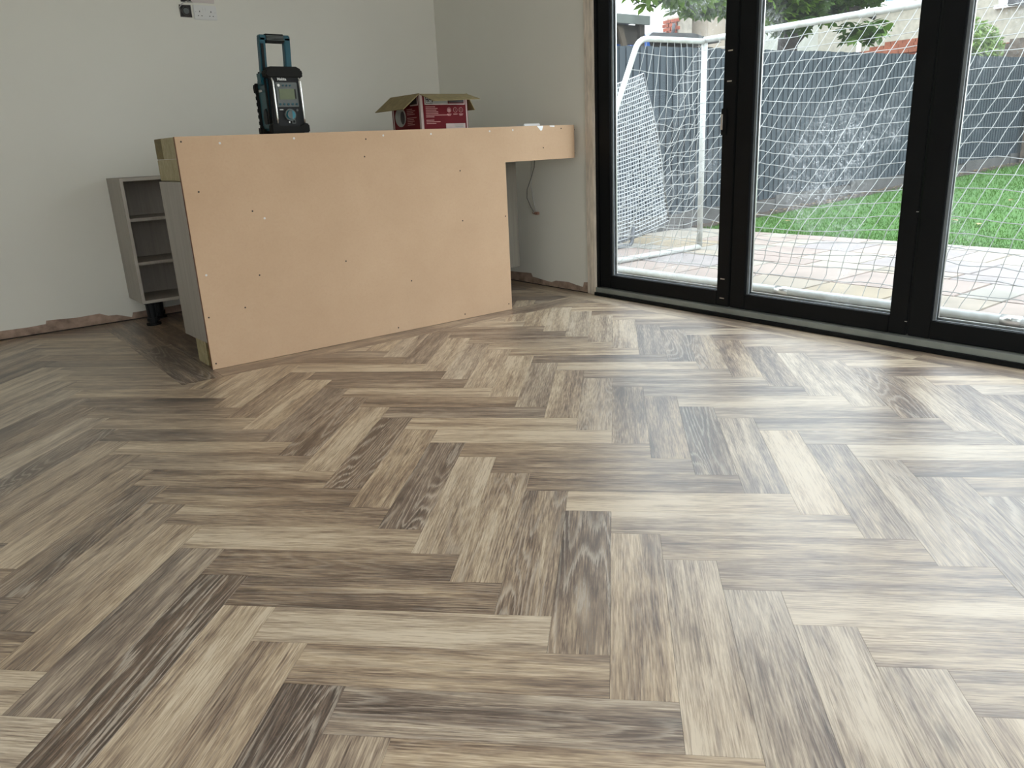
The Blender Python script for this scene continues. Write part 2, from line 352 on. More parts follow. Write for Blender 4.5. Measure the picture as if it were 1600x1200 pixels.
# ================================================================== FLOOR
W=.127; S=2**-.5
def toroom(u,v): # plank lattice -> room (u to the right, v away, in plank widths)
    x=u*W; y=v*W; return ((x+y)*S,(y-x)*S)
def clip(poly,a,b,c): # keep a*x+b*y<=c
    out=[]; n=len(poly)
    for i in range(n):
        p,q=poly[i],poly[(i+1)%n]; dp=a*p[0]+b*p[1]-c; dq=a*q[0]+b*q[1]-c
        if dp<=0: out.append(p)
        if (dp<0<dq) or (dq<0<dp):
            t=dp/(dp-dq); out.append((p[0]+(q[0]-p[0])*t,p[1]+(q[1]-p[1])*t))
    return out
def parea(p): return abs(sum(p[i][0]*p[(i+1)%len(p)][1]-p[(i+1)%len(p)][0]*p[i][1] for i in range(len(p))))/2
BX=2.455; BY=2.69; BL=-.09; BI=2.87
regions=[[(1,0,BX),(0,1,BY)],[(1,0,BL),(0,-1,-BY)],[(1,0,BX),(-1,0,-.55),(0,-1,-BI)]]
outer=[(-1,0,-XL),(0,-1,-YB),(0,1,YW-.008)]
flr=MB().box(XL,XW,YB,YW,-.06,-.0032).build('floor',M['dark_gap'])
struct(flr,'floor of large limed-oak planks in herringbone with straight border strips','floor')
def inv_room(x,y): # room->lattice metres
    return ((x-y)*S,(x+y)*S)
fr_x=(rt,up,fw,Vector((-0.9256,-0.9468,0.9875)))
def project(x,y,z=0):
    d=Vector((x,y,z))-fr_x[3]; zz=d.dot(fw)
    if zz<.05: return None
    return (800+1203.5*d.dot(rt)/zz, 600-1203.5*d.dot(up)/zz)
def scr_area(polys):
    A=0
    for p in polys:
        q=[project(*a) for a in p]
        if any(k is None for k in q): continue
        for c in ((1,0,1600),(-1,0,0),(0,1,1200),(0,-1,0)):
            q=clip(q,*c)
            if len(q)<3: break
        if len(q)>=3: A+=parea(q)
    return A
TONE={} # (kind,k,m): tone, grey, grain-line strength read off the photograph
for key,t in {
 ('H',-4,0):(.66,.2,.2),('H',-3,0):(.40,.1,.3),('H',-2,0):(.36,.0,.5),('H',-1,0):(.72,.4,.2),('H',0,0):(.58,.1,.3),('H',1,0):(.42,.7,.5),('H',2,0):(.50,.1,.2),
 ('H',-5,0):(.50,.1,.2),('H',-6,0):(.42,.0,.3),('H',-7,0):(.48,.1,.1),('H',-8,0):(.52,.3,.1),('H',-9,0):(.60,.1,.1),('H',-10,0):(.38,.4,.3),('H',-11,0):(.58,.2,.1),('H',-12,0):(.40,.2,.2),('H',-13,0):(.36,.2,.1),('H',-14,0):(.62,.0,.1),
 ('H',5,1):(.62,.35,.1),('H',4,1):(.72,.1,.1),('H',3,1):(.40,.1,.2),('H',6,1):(.55,.2,.1),('H',7,1):(.52,.3,.2),('H',8,1):(.72,.4,.2),('H',9,1):(.50,.3,.1),
 ('H',2,1):(.44,.2,.1),('H',1,1):(.55,.0,.2),('H',0,1):(.72,.1,.1),('H',-1,1):(.66,.0,.1),('H',-2,1):(.44,.6,.1),('H',-3,1):(.42,.0,.1),('H',-4,1):(.62,.1,.1),('H',-5,1):(.36,.2,.2),('H',-6,1):(.34,.3,.1),
 ('V',0,0):(.42,.2,.9),('V',1,0):(.58,.1,.3),('V',2,0):(.64,.5,.3),('V',3,0):(.58,.8,.4),('V',4,0):(.66,.7,.4),('V',5,0):(.60,.7,.3),('V',-1,0):(.50,.2,.7),('V',-2,0):(.56,.2,.5),('V',-3,0):(.66,.3,.4),
 ('V',-4,0):(.36,.6,.8),('V',-5,0):(.58,.0,.3),('V',-6,0):(.26,.1,.9),('V',-7,0):(.70,.1,.2),('V',-8,0):(.36,.2,.7),('V',-9,0):(.42,.6,.3),('V',-10,0):(.72,.0,.1),('V',-11,0):(.48,.1,.2),('V',-12,0):(.62,.1,.1),
 ('V',-4,-1):(.28,.6,.7),('V',-5,-1):(.52,.1,.3),('V',-6,-1):(.66,.2,.2),('V',-7,-1):(.30,.1,.9),('V',-8,-1):(.44,.6,.3),('V',-9,-1):(.60,.1,.2),('V',-10,-1):(.50,.3,.2),('V',-11,-1):(.36,.1,.7),('V',-12,-1):(.66,.1,.2),('V',-13,-1):(.50,.2,.2),('V',-14,-1):(.56,.3,.2),
 ('V',9,1):(.40,.6,.9),('V',7,1):(.62,.5,.6),('V',8,1):(.46,.5,.6)}.items(): TONE[key]=t
planks=[]
for mrow in range(-8,9):
    for k in range(-60,61):
        for kind in 'HV':
            if kind=='H': u0,u1,v0,v1=k-5,k,-k-1+10*mrow,-k+10*mrow
            else: u0,u1,v0,v1=k-1,k,-k+10*mrow,-k+5+10*mrow
            g=.0022
            poly=[toroom(u0+g,v0+g),toroom(u1-g,v0+g),toroom(u1-g,v1-g),toroom(u0+g,v1-g)]
            if min(p[0] for p in poly)>BX or max(p[0] for p in poly)<XL or min(p[1] for p in poly)>YW or max(p[1] for p in poly)<YB: continue
            ps=[]
            for rg in regions:
                q=poly
                for c in rg+outer:
                    q=clip(q,*c)
                    if len(q)<3: break
                if len(q)>=3 and parea(q)>2e-5: ps.append(q)
            if not ps: continue
            rnd=random.Random(hash((k*131+mrow*7919+(1 if kind=='H' else 2)))&0xffffff)
            t=TONE.get((kind,k,mrow)) or (rnd.choice([.36,.44,.5,.56,.62,.68,.72]),rnd.choice([0,.1,.3,.5,.6]),rnd.choice([.1,.1,.2,.3,.7]))
            planks.append((scr_area(ps),ps,'u' if kind=='H' else 'v',t,(rnd.uniform(0,50),rnd.uniform(0,50))))
def strip(x0,x1,y0,y1,along,tone,g=.0007):
    p=[(x0+g,y0+g),(x1-g,y0+g),(x1-g,y1-g),(x0+g,y1-g)]
    planks.append((1e9 if scr_area([p])>20 else 0,[p],along,tone,(random.uniform(0,50),random.uniform(0,50))))
# border strips: in front of the counter, left of it, under it and along the doors
xs=[.10,1.015,1.93,BX]
for a,b,t in zip(xs,xs[1:],[(.50,.2,.2),(.46,.4,.2),(.5,.2,.2)]): strip(a,b,BY,BI,'x',t)
strip(BL,.10,BY,3.60,'y',(.34,.2,.6)); strip(BL,.10,3.60,YW-.008,'y',(.36,.2,.2))
for i,x0 in enumerate((.10,.25,.40)):
    ys=[BI,3.2+.25*i,4.1+.1*i,YW-.008]
    for a,b in zip(ys,ys[1:]): strip(x0,x0+.15,a,b,'y',(random.choice((.3,.36,.42,.5)),.1,.3))
ys=[YB,-3.06,-2.15,-1.235,-.32,.595,1.51,2.425,3.34,4.255,YW-.008]
for a,b in zip(ys,ys[1:]): strip(BX,XW-.002,a,b,'y',(random.choice((.5,.58,.64)),.3,.15))
planks.sort(key=lambda p:-p[0])
def plank_mesh(items,name):
    vs=[];fs=[];uvs=[];tn=[]
    for A,ps,along,t,off in items:
        allp=[p for q in ps for p in q]; 
        for q in ps:
            n=len(q); b=len(vs)
            if sum(q[i][0]*q[(i+1)%n][1]-q[(i+1)%n][0]*q[i][1] for i in range(n))<0: q=q[::-1]
            cx=sum(p[0] for p in q)/n; cy=sum(p[1] for p in q)/n
            e=.0006
            top=[(p[0]+(cx-p[0])*0, p[1]+(cy-p[1])*0,0.0) for p in q]
            vs+=top+[(p[0],p[1],-.003) for p in q]
            f=[tuple(range(b,b+n))]+[(b+i,b+n+i,b+n+(i+1)%n,b+(i+1)%n) for i in range(n)]
            fs+=f
            for ff in f:
                for i in ff:
                    x,y=vs[i][0],vs[i][1]
                    if along=='x': U,V_=x,y
                    elif along=='y': U,V_=y,x
                    else:
                        U,V_=inv_room(x,y)
                        if along=='v': U,V_=V_,U
                    uvs.append((U+off[0],V_+off[1])); tn.append((t[0],t[1],t[2],1))
    me=bpy.data.meshes.new(name); me.from_pydata(vs,[],fs)
    uvl=me.uv_layers.new(name='uv'); uvl.data.foreach_set('uv',[c for u in uvs for c in u])
    ca=me.color_attributes.new('tone','FLOAT_COLOR','CORNER'); ca.data.foreach_set('color',[c for u in tn for c in u])
    me.materials.append(M['plank']); me.update()
    o=bpy.data.objects.new(name,me); COL.objects.link(o); o.parent=flr; return o
vis=[p for p in planks if p[0]>0][:300]; rest=[p for p in planks if p not in vis] if False else planks[len(vis):]
for p in vis: plank_mesh([p],'plank')
if rest: plank_mesh(rest,'planks_beyond_view')['kind']='stuff'
# ================================================================== DOORS
GX=2.665 # glass plane
edges=[(2.757,1.724),(1.716,.722),(.714,-.282),(-.290,-1.29)]
labs=['leftmost black glazed door leaf beside the plaster strip','second black glazed door leaf from the counter','third black glazed door leaf with smeared glass','fourth black glazed door leaf nearest the camera side']
for i,(ya,yb) in enumerate(edges):
    z0,z1=.056,2.14; st=.098
    d=thing('door_%d'%(i+1),labs[i],'door',(2.66,(ya+yb)/2,z0),kind='structure')
    part(MB().box(2.64,2.705,ya-st,ya,z0,z1),'stile',M['black_alu'],d,bevel=.003)
    part(MB().box(2.64,2.705,yb,yb+st-.014,z0,z1),'stile',M['black_alu'],d,bevel=.003)
    part(MB().box(2.64,2.705,yb+st-.014,ya-st,z0,z0+.083),'bottom_rail',M['black_alu'],d,bevel=.003)
    part(MB().box(2.64,2.705,yb+st-.014,ya-st,z1-.09,z1),'top_rail',M['black_alu'],d,bevel=.003)
    gy0,gy1=yb+st-.014,ya-st
    mb=MB().box(2.655,2.662,gy1-.014,gy1,z0+.083,z1-.09).box(2.655,2.662,gy0,gy0+.003,z0+.083,z1-.09).box(2.655,2.662,gy0+.003,gy1-.014,z0+.083,z0+.087)
    part(mb,'glazing_bead',M['gasket'],d)
    part(MB().box(2.684,2.692,gy1-.012,gy1,z0+.083,z1-.09).box(2.684,2.692,gy0,gy1,z0+.083,z0+.094),'spacer_bar',M['silver'],d,label='silver spacer bar round the pane')
    part(MB().box(GX,GX+.020,gy0,gy1,z0+.083,z1-.09),'glass',M['glass'][i],d)
    if i==0:
        for z in (1.403,1.254,.21,.10): part(MB().cyl((2.6395,1.755,z),(0,1,0),.0035,.028,8),'hinge_pin',M['silver'],d)
        h=part(MB().box(2.632,2.640,1.775,1.812,.985,1.12),'handle_plate',M['black_alu'],d,bevel=.003)
        part(MB().box(2.626,2.632,1.797,1.809,1.012,1.092),'pull_lever',M['silver'],h,bevel=.002,label='pale metal pull lever')
    if i==1:
        for z in (.62,.12): part(MB().cyl((2.6395,.722,z),(0,1,0),.002,.010,8),'hinge_pin',M['silver'],d)
mb=MB().box(2.635,2.74,2.760,2.798,.0,2.2).box(2.635,2.74,-1.33,-1.295,0,2.2).box(2.635,2.74,-1.295,2.76,2.145,2.2)
struct(mb.build('trim_1',M['black_alu'],bevel=.003),'black outer frame around the row of glazed door leaves','door frame')
tr=thing('trim_2','grey and black threshold track under the glazed door leaves','threshold',(2.64,.7,0),kind='structure')
part(MB().box(2.612,2.75,-1.3,2.775,.022,.052),'threshold_strip',M['sill_strip'],tr,bevel=.002)
part(MB().box(2.600,2.76,-1.3,2.775,0.001,.022),'track_base',M['black_alu'],tr)  # black base, also standing in for the thin shadow line above the floor
# ================================================================== COUNTER
ct=thing('counter','unfinished breakfast counter clad in raw MDF over timber, overhang on the right','counter',(1.2,2.95,0))
YF=2.842
# front panel, L outline, curved end
mb=MB(); YT=YF+.016
out=[(.10,.002),(1.955,.002),(1.955,.890),(2.42,.890),(2.42,1.090),(.10,1.090)]
mb.prism(out,'y',YF,YT); r=.20; arc=[]
for k in range(0,13):
    a=R(-90+90*k/12); arc.append((2.42+r*math.cos(a),YF+r+r*math.sin(a),2.42+(r-.012)*math.cos(a),YF+r+(r-.012)*math.sin(a)))
arc.append((2.62,3.35,2.608,3.35))
for a,b in zip(arc,arc[1:]):
    mb.add([(a[0],a[1],.89),(b[0],b[1],.89),(b[2],b[3],.89),(a[2],a[3],.89),(a[0],a[1],1.09),(b[0],b[1],1.09),(b[2],b[3],1.09),(a[2],a[3],1.09)],
        [(0,1,5,4),(3,2,1,0),(4,5,6,7),(2,3,7,6),(1,2,6,5),(3,0,4,7)])
part(mb,'front_panel',M['mdf'],ct,label='raw MDF facing panel with curved right end')
part(MB().box(.0985,.0998,YF+.001,YT,.002,1.089),'panel_edge',M['mdf_edge'],ct,label='dark cut MDF edge')
part(MB().prism([(.302,YT),(2.42,YT),(2.56,YT+.06),(2.606,3.05),(2.606,3.34),(.9,3.34),(.9,3.20),(.302,3.20)],'z',1.072,1.0895),'top_board',M['mdf'],ct)
# end grain blocks and rails
part(MB().box(.10,.30,YT+.002,3.08,.996,1.0895),'timber_block',M['timber'],ct,bevel=.002,off=(.2,3.0,1.03))
part(MB().box(.10,.145,3.082,3.20,.996,1.0895),'timber_block',M['timber_dark'],ct,bevel=.002,off=(.12,3.15,1.03),label='darker timber offcut')
part(MB().box(.10,.30,YT+.002,3.20,.897,.994),'timber_block',M['timber'],ct,bevel=.002,off=(.2,3.0,.95))
part(MB().box(.30,2.40,YT+.002,YT+.05,.992,1.071),'timber_rail',M['timber'],ct,bevel=.002,off=(1.3,2.88,1.03))
part(MB().box(.30,2.40,3.15,3.20,.98,1.071),'timber_rail',M['timber'],ct,bevel=.002,off=(1.3,3.17,1.03))
part(MB().box(.106,.152,2.945,3.085,.002,.895),'timber_post',M['timber'],ct,bevel=.002,off=(.13,3.0,.4))
part(MB().box(.112,.158,YT+.001,2.943,.002,.895),'timber_post',M['timber_dark'],ct,bevel=.002,off=(.13,2.9,.4),label='dark timber strip put in for the shaded gap behind the panel edge')  # dark strip put in where only a shaded gap shows
for x in (.7,1.3,1.905): part(MB().box(x,x+.045,YT+.001,YT+.09,.002,.99),'timber_post',M['timber'],ct,bevel=.002,off=(x,2.9,.5))
part(MB().prism([(YT+.002,.135),(3.225,.125),(3.225,.893),(YT+.002,.893)],'x',.097,.105),'end_panel',M['laminate'],ct,label='grey wood-grain laminate end panel')
part(MB().box(.16,1.90,2.955,3.225,.15,.87),'unit_carcass',M['laminate_in'],ct,bevel=.002)
scr=[(.297,1.056,1),(1.154,1.065,1),(1.033,.963,0),(1.627,.859,0),(1.623,.579,0),(1.936,.577,0),(.864,.439,0),(.404,.738,0),(.459,.699,1),(.394,.428,0),(.14,.462,1),(.167,.845,0),(.118,.03,0),(1.598,.03,0),(1.14,.028,0),(1.93,.04,0),(2.251,.961,0),(.125,1.068,0),(.66,1.066,1),(1.85,1.068,1),(1.45,1.064,1),(2.02,1.07,1),(2.40,1.07,0),(1.05,1.05,0),(.3,.28,0),(1.25,.28,0),(.12,.26,0)]
for x,z,wh in scr:
    s_=part(MB().cyl((x,YF+.0005,z),(0,-1,0),.0042 if not wh else .0055,.0012,8),'screw',M['white_print'] if wh else M['dark_gap'],ct)
    if wh: s_['label']='screw head with white filler'
for pts in ([(2.205,1.0885),(2.255,1.0885),(2.245,1.064),(2.235,1.060),(2.222,1.072)],[(2.305,1.0885),(2.345,1.0885),(2.345,1.080),(2.31,1.083)]):
    part(MB().prism(pts,'y',YF-.0015,YF+.001),'plaster_splash',M['white_paint'],ct,label='white plaster splash')
for z in (.918,1.062): part(MB().cyl((2.5683,2.9055,z),(.741,-.672,0),.004,.002,8),'screw',M['dark_gap'],ct)
# grey base unit seen under the overhang
bu=thing('base_unit','grey wood-grain base unit back visible under the counter overhang','cabinet',(2.1,3.6,.16))
part(MB().box(1.72,2.43,3.355,3.363,.165,.87),'back_panel',M['lam_shaded'],bu)
part(MB().box(2.412,2.43,3.364,3.92,.165,.87),'side_panel',M['laminate'],bu); part(MB().box(1.72,1.738,3.364,3.92,.165,.87),'side_panel',M['laminate'],bu)
part(MB().box(1.738,2.412,3.364,3.92,.165,.183),'bottom_panel',M['laminate_in'],bu); part(MB().box(1.738,2.412,3.364,3.92,.852,.87),'top_rail',M['laminate_in'],bu)
for x in (1.80,2.35):
    for y in (3.44,3.84): part(MB().cyl((x,y,.001),(0,0,1),.03,.03,16).cyl((x,y,.03),(0,0,1),.02,.134,16),'leg',M['black_pl'],bu)
# open shelf cabinet against the long wall
sc=thing('shelf_cabinet','narrow open grey shelf cabinet on a black leg against the wall','cabinet',(.3,4.37,.15))
x0,x1,y0,y1=.112,.612,4.185,4.545; th=.018
part(MB().box(x0,x0+th,y0,y1,.15,.902),'side_panel',M['laminate'],sc); part(MB().box(x1-th,x1,y0,y1,.15,.902),'side_panel',M['laminate'],sc)
part(MB().box(x0+th,x1-th,y0,y1,.15,.168),'bottom_panel',M['laminate_in'],sc); part(MB().box(x0+th,x1-th,y0,y1,.884,.902),'top_panel',M['laminate_in'],sc)
part(MB().box(x0+th,x1-th,y1-.01,y1,.168,.884),'back_panel',M['laminate_in'],sc)
for z in (.648,.385): part(MB().box(x0+th,x1-th,y0+.01,y1-.01,z,z+th),'shelf',M['laminate_in'],sc)
mb=MB().box(x0,x0+th,y0-.0012,y0,.15,.902).box(x1-th,x1,y0-.0012,y0,.15,.902).box(x0+th,x1-th,y0-.0012,y0,.15,.168).box(x0+th,x1-th,y0-.0012,y0,.884,.902)
part(mb,'edging',M['lam_edge'],sc)
def unit_leg(x,y):
    mb=MB().box(x-.045,x+.045,y-.045,y+.045,.140,.150).cyl((x,y,.045),(0,0,1),.030,.097,20).cyl((x,y,.026),(0,0,1),.036,.022,20).cyl((x,y,0.001),(0,0,1),.044,.012,20).cyl((x,y,.012),(0,0,1),.026,.016,20)
    for k in range(4):
        a=R(45+90*k); mb.tube([(x+.03*math.cos(a),y+.03*math.sin(a),.142),(x+.028*math.cos(a),y+.028*math.sin(a),.05)],.007,6)
    return mb
for x,y in ((x0+.06,y0+.075),(x0+.15,y1-.07),(x1-.06,y0+.075),(x1-.06,y1-.07)): part(unit_leg(x,y),'leg',M['black_pl'],sc)
# ================================================================== RADIO
rd=thing('jobsite_radio','teal and black job-site radio with upright handle standing on the counter','radio',(.70,3.02,1.09))
rx0,rx1,ry0,ry1,rz=.600,.792,2.955,3.145,1.0905
def radio():
    cx=(rx0+rx1)/2
    # teal body, narrower at the back
    part(MB().prism([(rx0+.012,ry0+.03),(rx1-.012,ry0+.03),(rx1-.018,ry1-.02),(rx0+.018,ry1-.02)],'z',rz+.02,rz+.270),'body',M['teal'],rd,bevel=.010)
    # black front bezel
    bz=part(MB().prism([(rx0+.012,rz+.03),(rx1-.012,rz+.03),(rx1-.022,rz+.285),(rx0+.022,rz+.285)],'y',ry0+.004,ry0+.034),'front_bezel',M['black_pl'],rd,bevel=.006)
    # rubber top roll guard
    part(MB().prism([(rx0+.006,rz+.262),(rx1-.006,rz+.262),(rx1+.002,rz+.278),(rx1-.004,rz+.302),(rx1-.03,rz+.315),(rx0+.03,rz+.315),(rx0+.004,rz+.302),(rx0-.002,rz+.278)],'y',ry0-.006,ry0+.05),'top_guard',M['black_rub'],rd,bevel=.006)
    part(MB().box(rx0+.015,rx1-.015,ry0+.05,ry1-.03,rz+.27,rz+.302),'top_cover',M['black_rub'],rd,bevel=.008)
    # base guard with stepped outline
    part(MB().prism([(rx0-.004,rz+.004),(rx1+.004,rz+.004),(rx1+.004,rz+.045),(rx1-.02,rz+.052),(rx1-.045,rz+.038),(rx0+.045,rz+.038),(rx0+.025,rz+.052),(rx0-.002,rz+.048)],'y',ry0-.010,ry0+.035),'base_guard',M['black_rub'],rd,bevel=.005)
    for k in (0,1):
        xx=rx0+.03+k*.10; part(MB().box(xx,xx+.035,ry0-.008,ry0+.03,rz-.0005,rz+.006),'foot',M['black_rub'],rd,bevel=.002)
    part(MB().box(rx0+.0,rx1-.0,ry1-.045,ry1,rz,rz+.045),'rear_guard',M['black_rub'],rd,bevel=.008)
    mb=MB().prism([(ry1-.03,rz+.20),(ry1+.005,rz+.20),(ry1+.012,rz+.235),(ry1+.0,rz+.25),(ry1-.03,rz+.25)],'x',rx0+.004,rx1-.004)
    part(mb,'rear_top_guard',M['black_rub'],rd,bevel=.006)
    mb=MB()
    for k in range(5): mb.box(rx0+.006,rx1-.006,ry1-.022,ry1-.004,rz+.048+.03*k,rz+.073+.03*k)
    part(mb,'rear_ribs',M['black_rub'],rd,bevel=.004); part(MB().box(rx0+.010,rx1-.010,ry1-.024,ry1-.007,rz+.04,rz+.205),'rear_plate',M['black_rub'],rd)
    # side grille + side black moulding
    part(MB().box(rx0+.006,rx0+.014,ry0+.028,ry0+.048,rz+.05,rz+.262),'side_moulding',M['black_rub'],rd,bevel=.004)
    part(MB().prism([(ry0+.060,rz+.05),(ry0+.100,rz+.05),(ry0+.108,rz+.08),(ry0+.095,rz+.12),(ry0+.072,rz+.125),(ry0+.058,rz+.10)],'x',rx0+.006,rx0+.016),'side_speaker',M['black_pl'],rd,bevel=.003)
    # chrome front tubes
    for s,xb in ((0,rx0+.030),(1,rx1-.022)):
        xt=xb-.003+(-.004 if s else -.002)
        part(MB().tube([(xt,ry0-.010,rz+.262),(xb,ry0-.014,rz+.245),(xb,ry0-.014,rz+.075),(xb+.001,ry0-.008,rz+.05)],.0048,10),'front_bar',M['chrome'],rd,smooth=True,label='chrome front bar')
    # control panel
    px0,px1=rx0+.045,rx1-.036
    cp=part(MB().box(px0,px1,ry0-.001,ry0+.006,rz+.128,rz+.242),'control_panel',M['rad_grey'],rd,bevel=.002)
    part(MB().box(px0+.014,px1-.018,ry0-.003,ry0+.002,rz+.162,rz+.212),'display',M['lcd'],cp,label='green display')
    part(MB().box(px1-.016,px1-.011,ry0-.003,ry0+.002,rz+.165,rz+.210),'display_edge',M['black_pl'],cp)
    part(MB().cyl((px0+.014,ry0-.001,rz+.228),(0,-1,0),.0065,.004,14),'button',M['white_pl'],cp,label='white power button')
    for k in range(3): part(MB().cyl((px0+.038+.018*k,ry0-.001,rz+.227),(0,-1,0),.0045,.004,12),'button',M['teal'],cp)
    for k in range(5): part(MB().cyl((px0+.012+.0215*k,ry0-.001,rz+.140),(0,-1,0),.0055,.004,12),'button',M['teal'],cp)
    kx=px0+.058; kz=rz+.090
    kb=part(MB().cyl((kx,ry0+.004,kz),(0,-1,0),.0285,.010,28),'knob_ring',M['rad_grey'],rd)
    part(MB().cyl((kx,ry0-.006,kz),(0,-1,0),.0225,.012,28,.020),'tuning_knob',M['teal_light'],kb)
    mb=MB(); n=14; pts=[(kx+.004,kz+.0195)]+[(kx+.0205*math.cos(R(90+180*q/n)),kz+.0205*math.sin(R(90+180*q/n))) for q in range(n+1)]+[(kx+.004,kz-.0195)]
    part(mb.prism(pts,'y',ry0-.0195,ry0-.0175),'knob_face',M['rad_grey'],kb)
    part(MB().box(px0+.008,px0+.026,ry0+.001,ry0+.005,rz+.113,rz+.117),'badge',M['white_print'],rd)
    part(MB().cyl((px1-.012,ry0+.004,rz+.112),(0,-1,0),.0055,.003,12),'socket_ring',M['rad_grey'],rd)
    part(MB().cyl((px0+.050,ry0+.003,rz+.056),(0,-1,0),.004,.004,10),'jack_socket',M['white_pl'],rd)
    mb=MB(); bx,bz_=px0+.064,rz+.049
    mb.box(bx,bx+.018,ry0-.002,ry0+.004,bz_,bz_+.003).box(bx,bx+.018,ry0-.002,ry0+.004,bz_+.015,bz_+.018).box(bx,bx+.003,ry0-.002,ry0+.004,bz_+.003,bz_+.015).box(bx+.015,bx+.018,ry0-.002,ry0+.004,bz_+.003,bz_+.015)
    part(mb,'aux_cover',M['rad_grey'],rd)
    part(MB().box(px0-.004,px1+.004,ry0+.0015,ry0+.0045,rz+.247,rz+.262),'name_plate',M['black_pl'],rd)
    text('Makita',.0175,M['white_print'],rd,'lettering',face_mtx((px0+.010,ry0-.0065,rz+.2625-.012),(1,0,0),(0,0,1)),bold=.0005)
    text('Makita',.017,M['white_print'],rd,'lettering',face_mtx((rx0+.0085,ry0+.135,rz+.205),(0,-1,0),(0,0,1)),bold=.0004)
    # handle: teal uprights and black grip
    hx0,hx1=rx0+.006,rx0+.165; hy=ry0+.075
    for x in (hx0,hx1-.032):
        u=part(MB().prism([(x,rz+.235),(x+.032,rz+.235),(x+.044,rz+.455),(x+.012,rz+.455)],'y',hy-.012,hy+.022),'handle_upright',M['teal'],rd,bevel=.004)
        part(MB().prism([(x+.009,rz+.285),(x+.022,rz+.285),(x+.029,rz+.425),(x+.016,rz+.425)],'y',hy-.0165,hy-.011),'upright_inlay',M['black_rub'],rd) if x==hx0 else None
    hx0+=.012; hx1+=.012
    part(MB().box(hx0+.001,hx1-.001,hy-.012,hy+.022,rz+.438,rz+.466),'handle_top',M['teal'],rd,bevel=.004)
    g=part(MB().box(hx0+.030,hx1-.030,hy-.016,hy+.026,rz+.430,rz+.470),'handle_grip',M['black_rub'],rd,bevel=.005)
    mb=MB()
    for k in range(4): mb.box(hx0+.036,hx1-.036,hy-.018,hy-.015,rz+.441+.006*k,rz+.4435+.006*k)
    part(mb,'grip_ribs',M['rad_grey'],rd)
    part(MB().prism([(ry0+.05,rz+.235),(ry0+.11,rz+.235),(ry0+.105,rz+.29),(ry0+.06,rz+.29)],'x',rx0-.002,rx0+.016),'handle_bracket',M['teal'],rd,bevel=.004)
radio()
# ================================================================== CARDBOARD BOX
bx=thing('cardboard_box','red printed cardboard box with brown flaps open on the counter','box',(1.60,3.08,1.09))
X0,X1,Y0,Y1,Z0,Z1=1.444,1.758,2.92,3.24,1.0905,1.277; tk=.004
part(MB().box(X0,X1,Y0,Y0+tk,Z0,Z1),'front_wall',M['red_card'],bx)
part(MB().box(X0,X0+tk,Y0+tk,Y1,Z0,Z1),'side_wall',M['red_card'],bx); part(MB().box(X1-tk,X1,Y0+tk,Y1,Z0,Z1),'side_wall',M['red_card'],bx)
part(MB().box(X0+tk,X1-tk,Y1-tk,Y1,Z0,Z1),'back_wall',M['red_card'],bx); part(MB().box(X0+tk,X1-tk,Y0+tk,Y1-tk,Z0,Z0+tk),'bottom',M['carton'],bx)
def flap(a,b,c,d,name='flap'):
    a,b,c,d=[Vector(q) for q in (a,b,c,d)]; n=(b-a).cross(d-a).normalized()*.0035
    part(MB().add([a,b,c,d,a+n,b+n,c+n,d+n],[(0,1,2,3),(7,6,5,4),(0,4,5,1),(1,5,6,2),(2,6,7,3),(3,7,4,0)]),name,M['carton'],bx)
flap((X0,Y0,Z1),(X0,Y1,Z1),(1.335,Y1,1.197),(1.338,Y0+.005,1.197))
flap((X0,Y0,Z1),(X1,Y0,Z1),(1.758,2.79,1.243),(1.446,2.782,1.233))
flap((X1,Y1-.002,Z1),(X1,Y0+.002,Z1),(1.815,Y0+.01,1.19),(1.815,Y1-.01,1.19))
flap((X1,Y1,Z1),(X0,Y1,Z1),(X0+.0,Y1+.12,1.232),(X1,Y1+.12,1.232))
part(MB().box(X0-.001,X0+.014,Y0-.0015,Y0+.0,Z0,Z1-.002),'corner_stripe',M['edge_print'],bx)
part(MB().box(X0-.0015,X0,Y0+.0002,Y0+.016,Z0,Z1-.002),'corner_stripe',M['edge_print'],bx)
part(MB().box(X1-.012,X1-.004,Y0-.0012,Y0,Z0,Z1-.03),'edge_stripe',M['edge_print'],bx)
part(MB().box(X0-.0012,X0,Y1-.02,Y1-.010,Z0,Z1-.05),'edge_stripe',M['edge_print'],bx)
# front print: frame band at the top
yf=Y0-.0012
def pr(a,b,c,d,m,name='print',e=0,lab=None): part(MB().box(X0+a,X0+b,yf-e,Y0+.0004,Z1-d,Z1-c),name,m,bx,label=lab)
pr(.026,.296,.052,.058,M['edge_print']); pr(.026,.032,.012,.058,M['edge_print']); pr(.290,.296,.012,.052,M['edge_print'])
pr(.032,.180,.012,.052,M['grey_print']); pr(.034,.080,.012,.050,M['dark_print'],e=.0003); pr(.185,.286,.030,.047,M['dark_print'],e=.0003)
text('AN',.024,M['white_print'],bx,'lettering',face_mtx((X0+.037,yf-.0012,Z1-.028),(1,0,0),(0,0,1)),bold=.0006)
text('LUX',.021,M['white_print'],bx,'lettering',face_mtx((X0+.036,yf-.0012,Z1-.047),(1,0,0),(0,0,1)),bold=.0006)
mb=MB()
rr=random.Random(3)
for k in range(11):
    z=Z1-.066-.0088*k
    if k==7: continue
    w_=(.05+.05*rr.random()) if k!=5 else .15
    mb.box(X0+.032,X0+.032+w_,yf,Y0+.0004,z-.004,z)
part(mb,'small_print',M['pink_print'],bx)
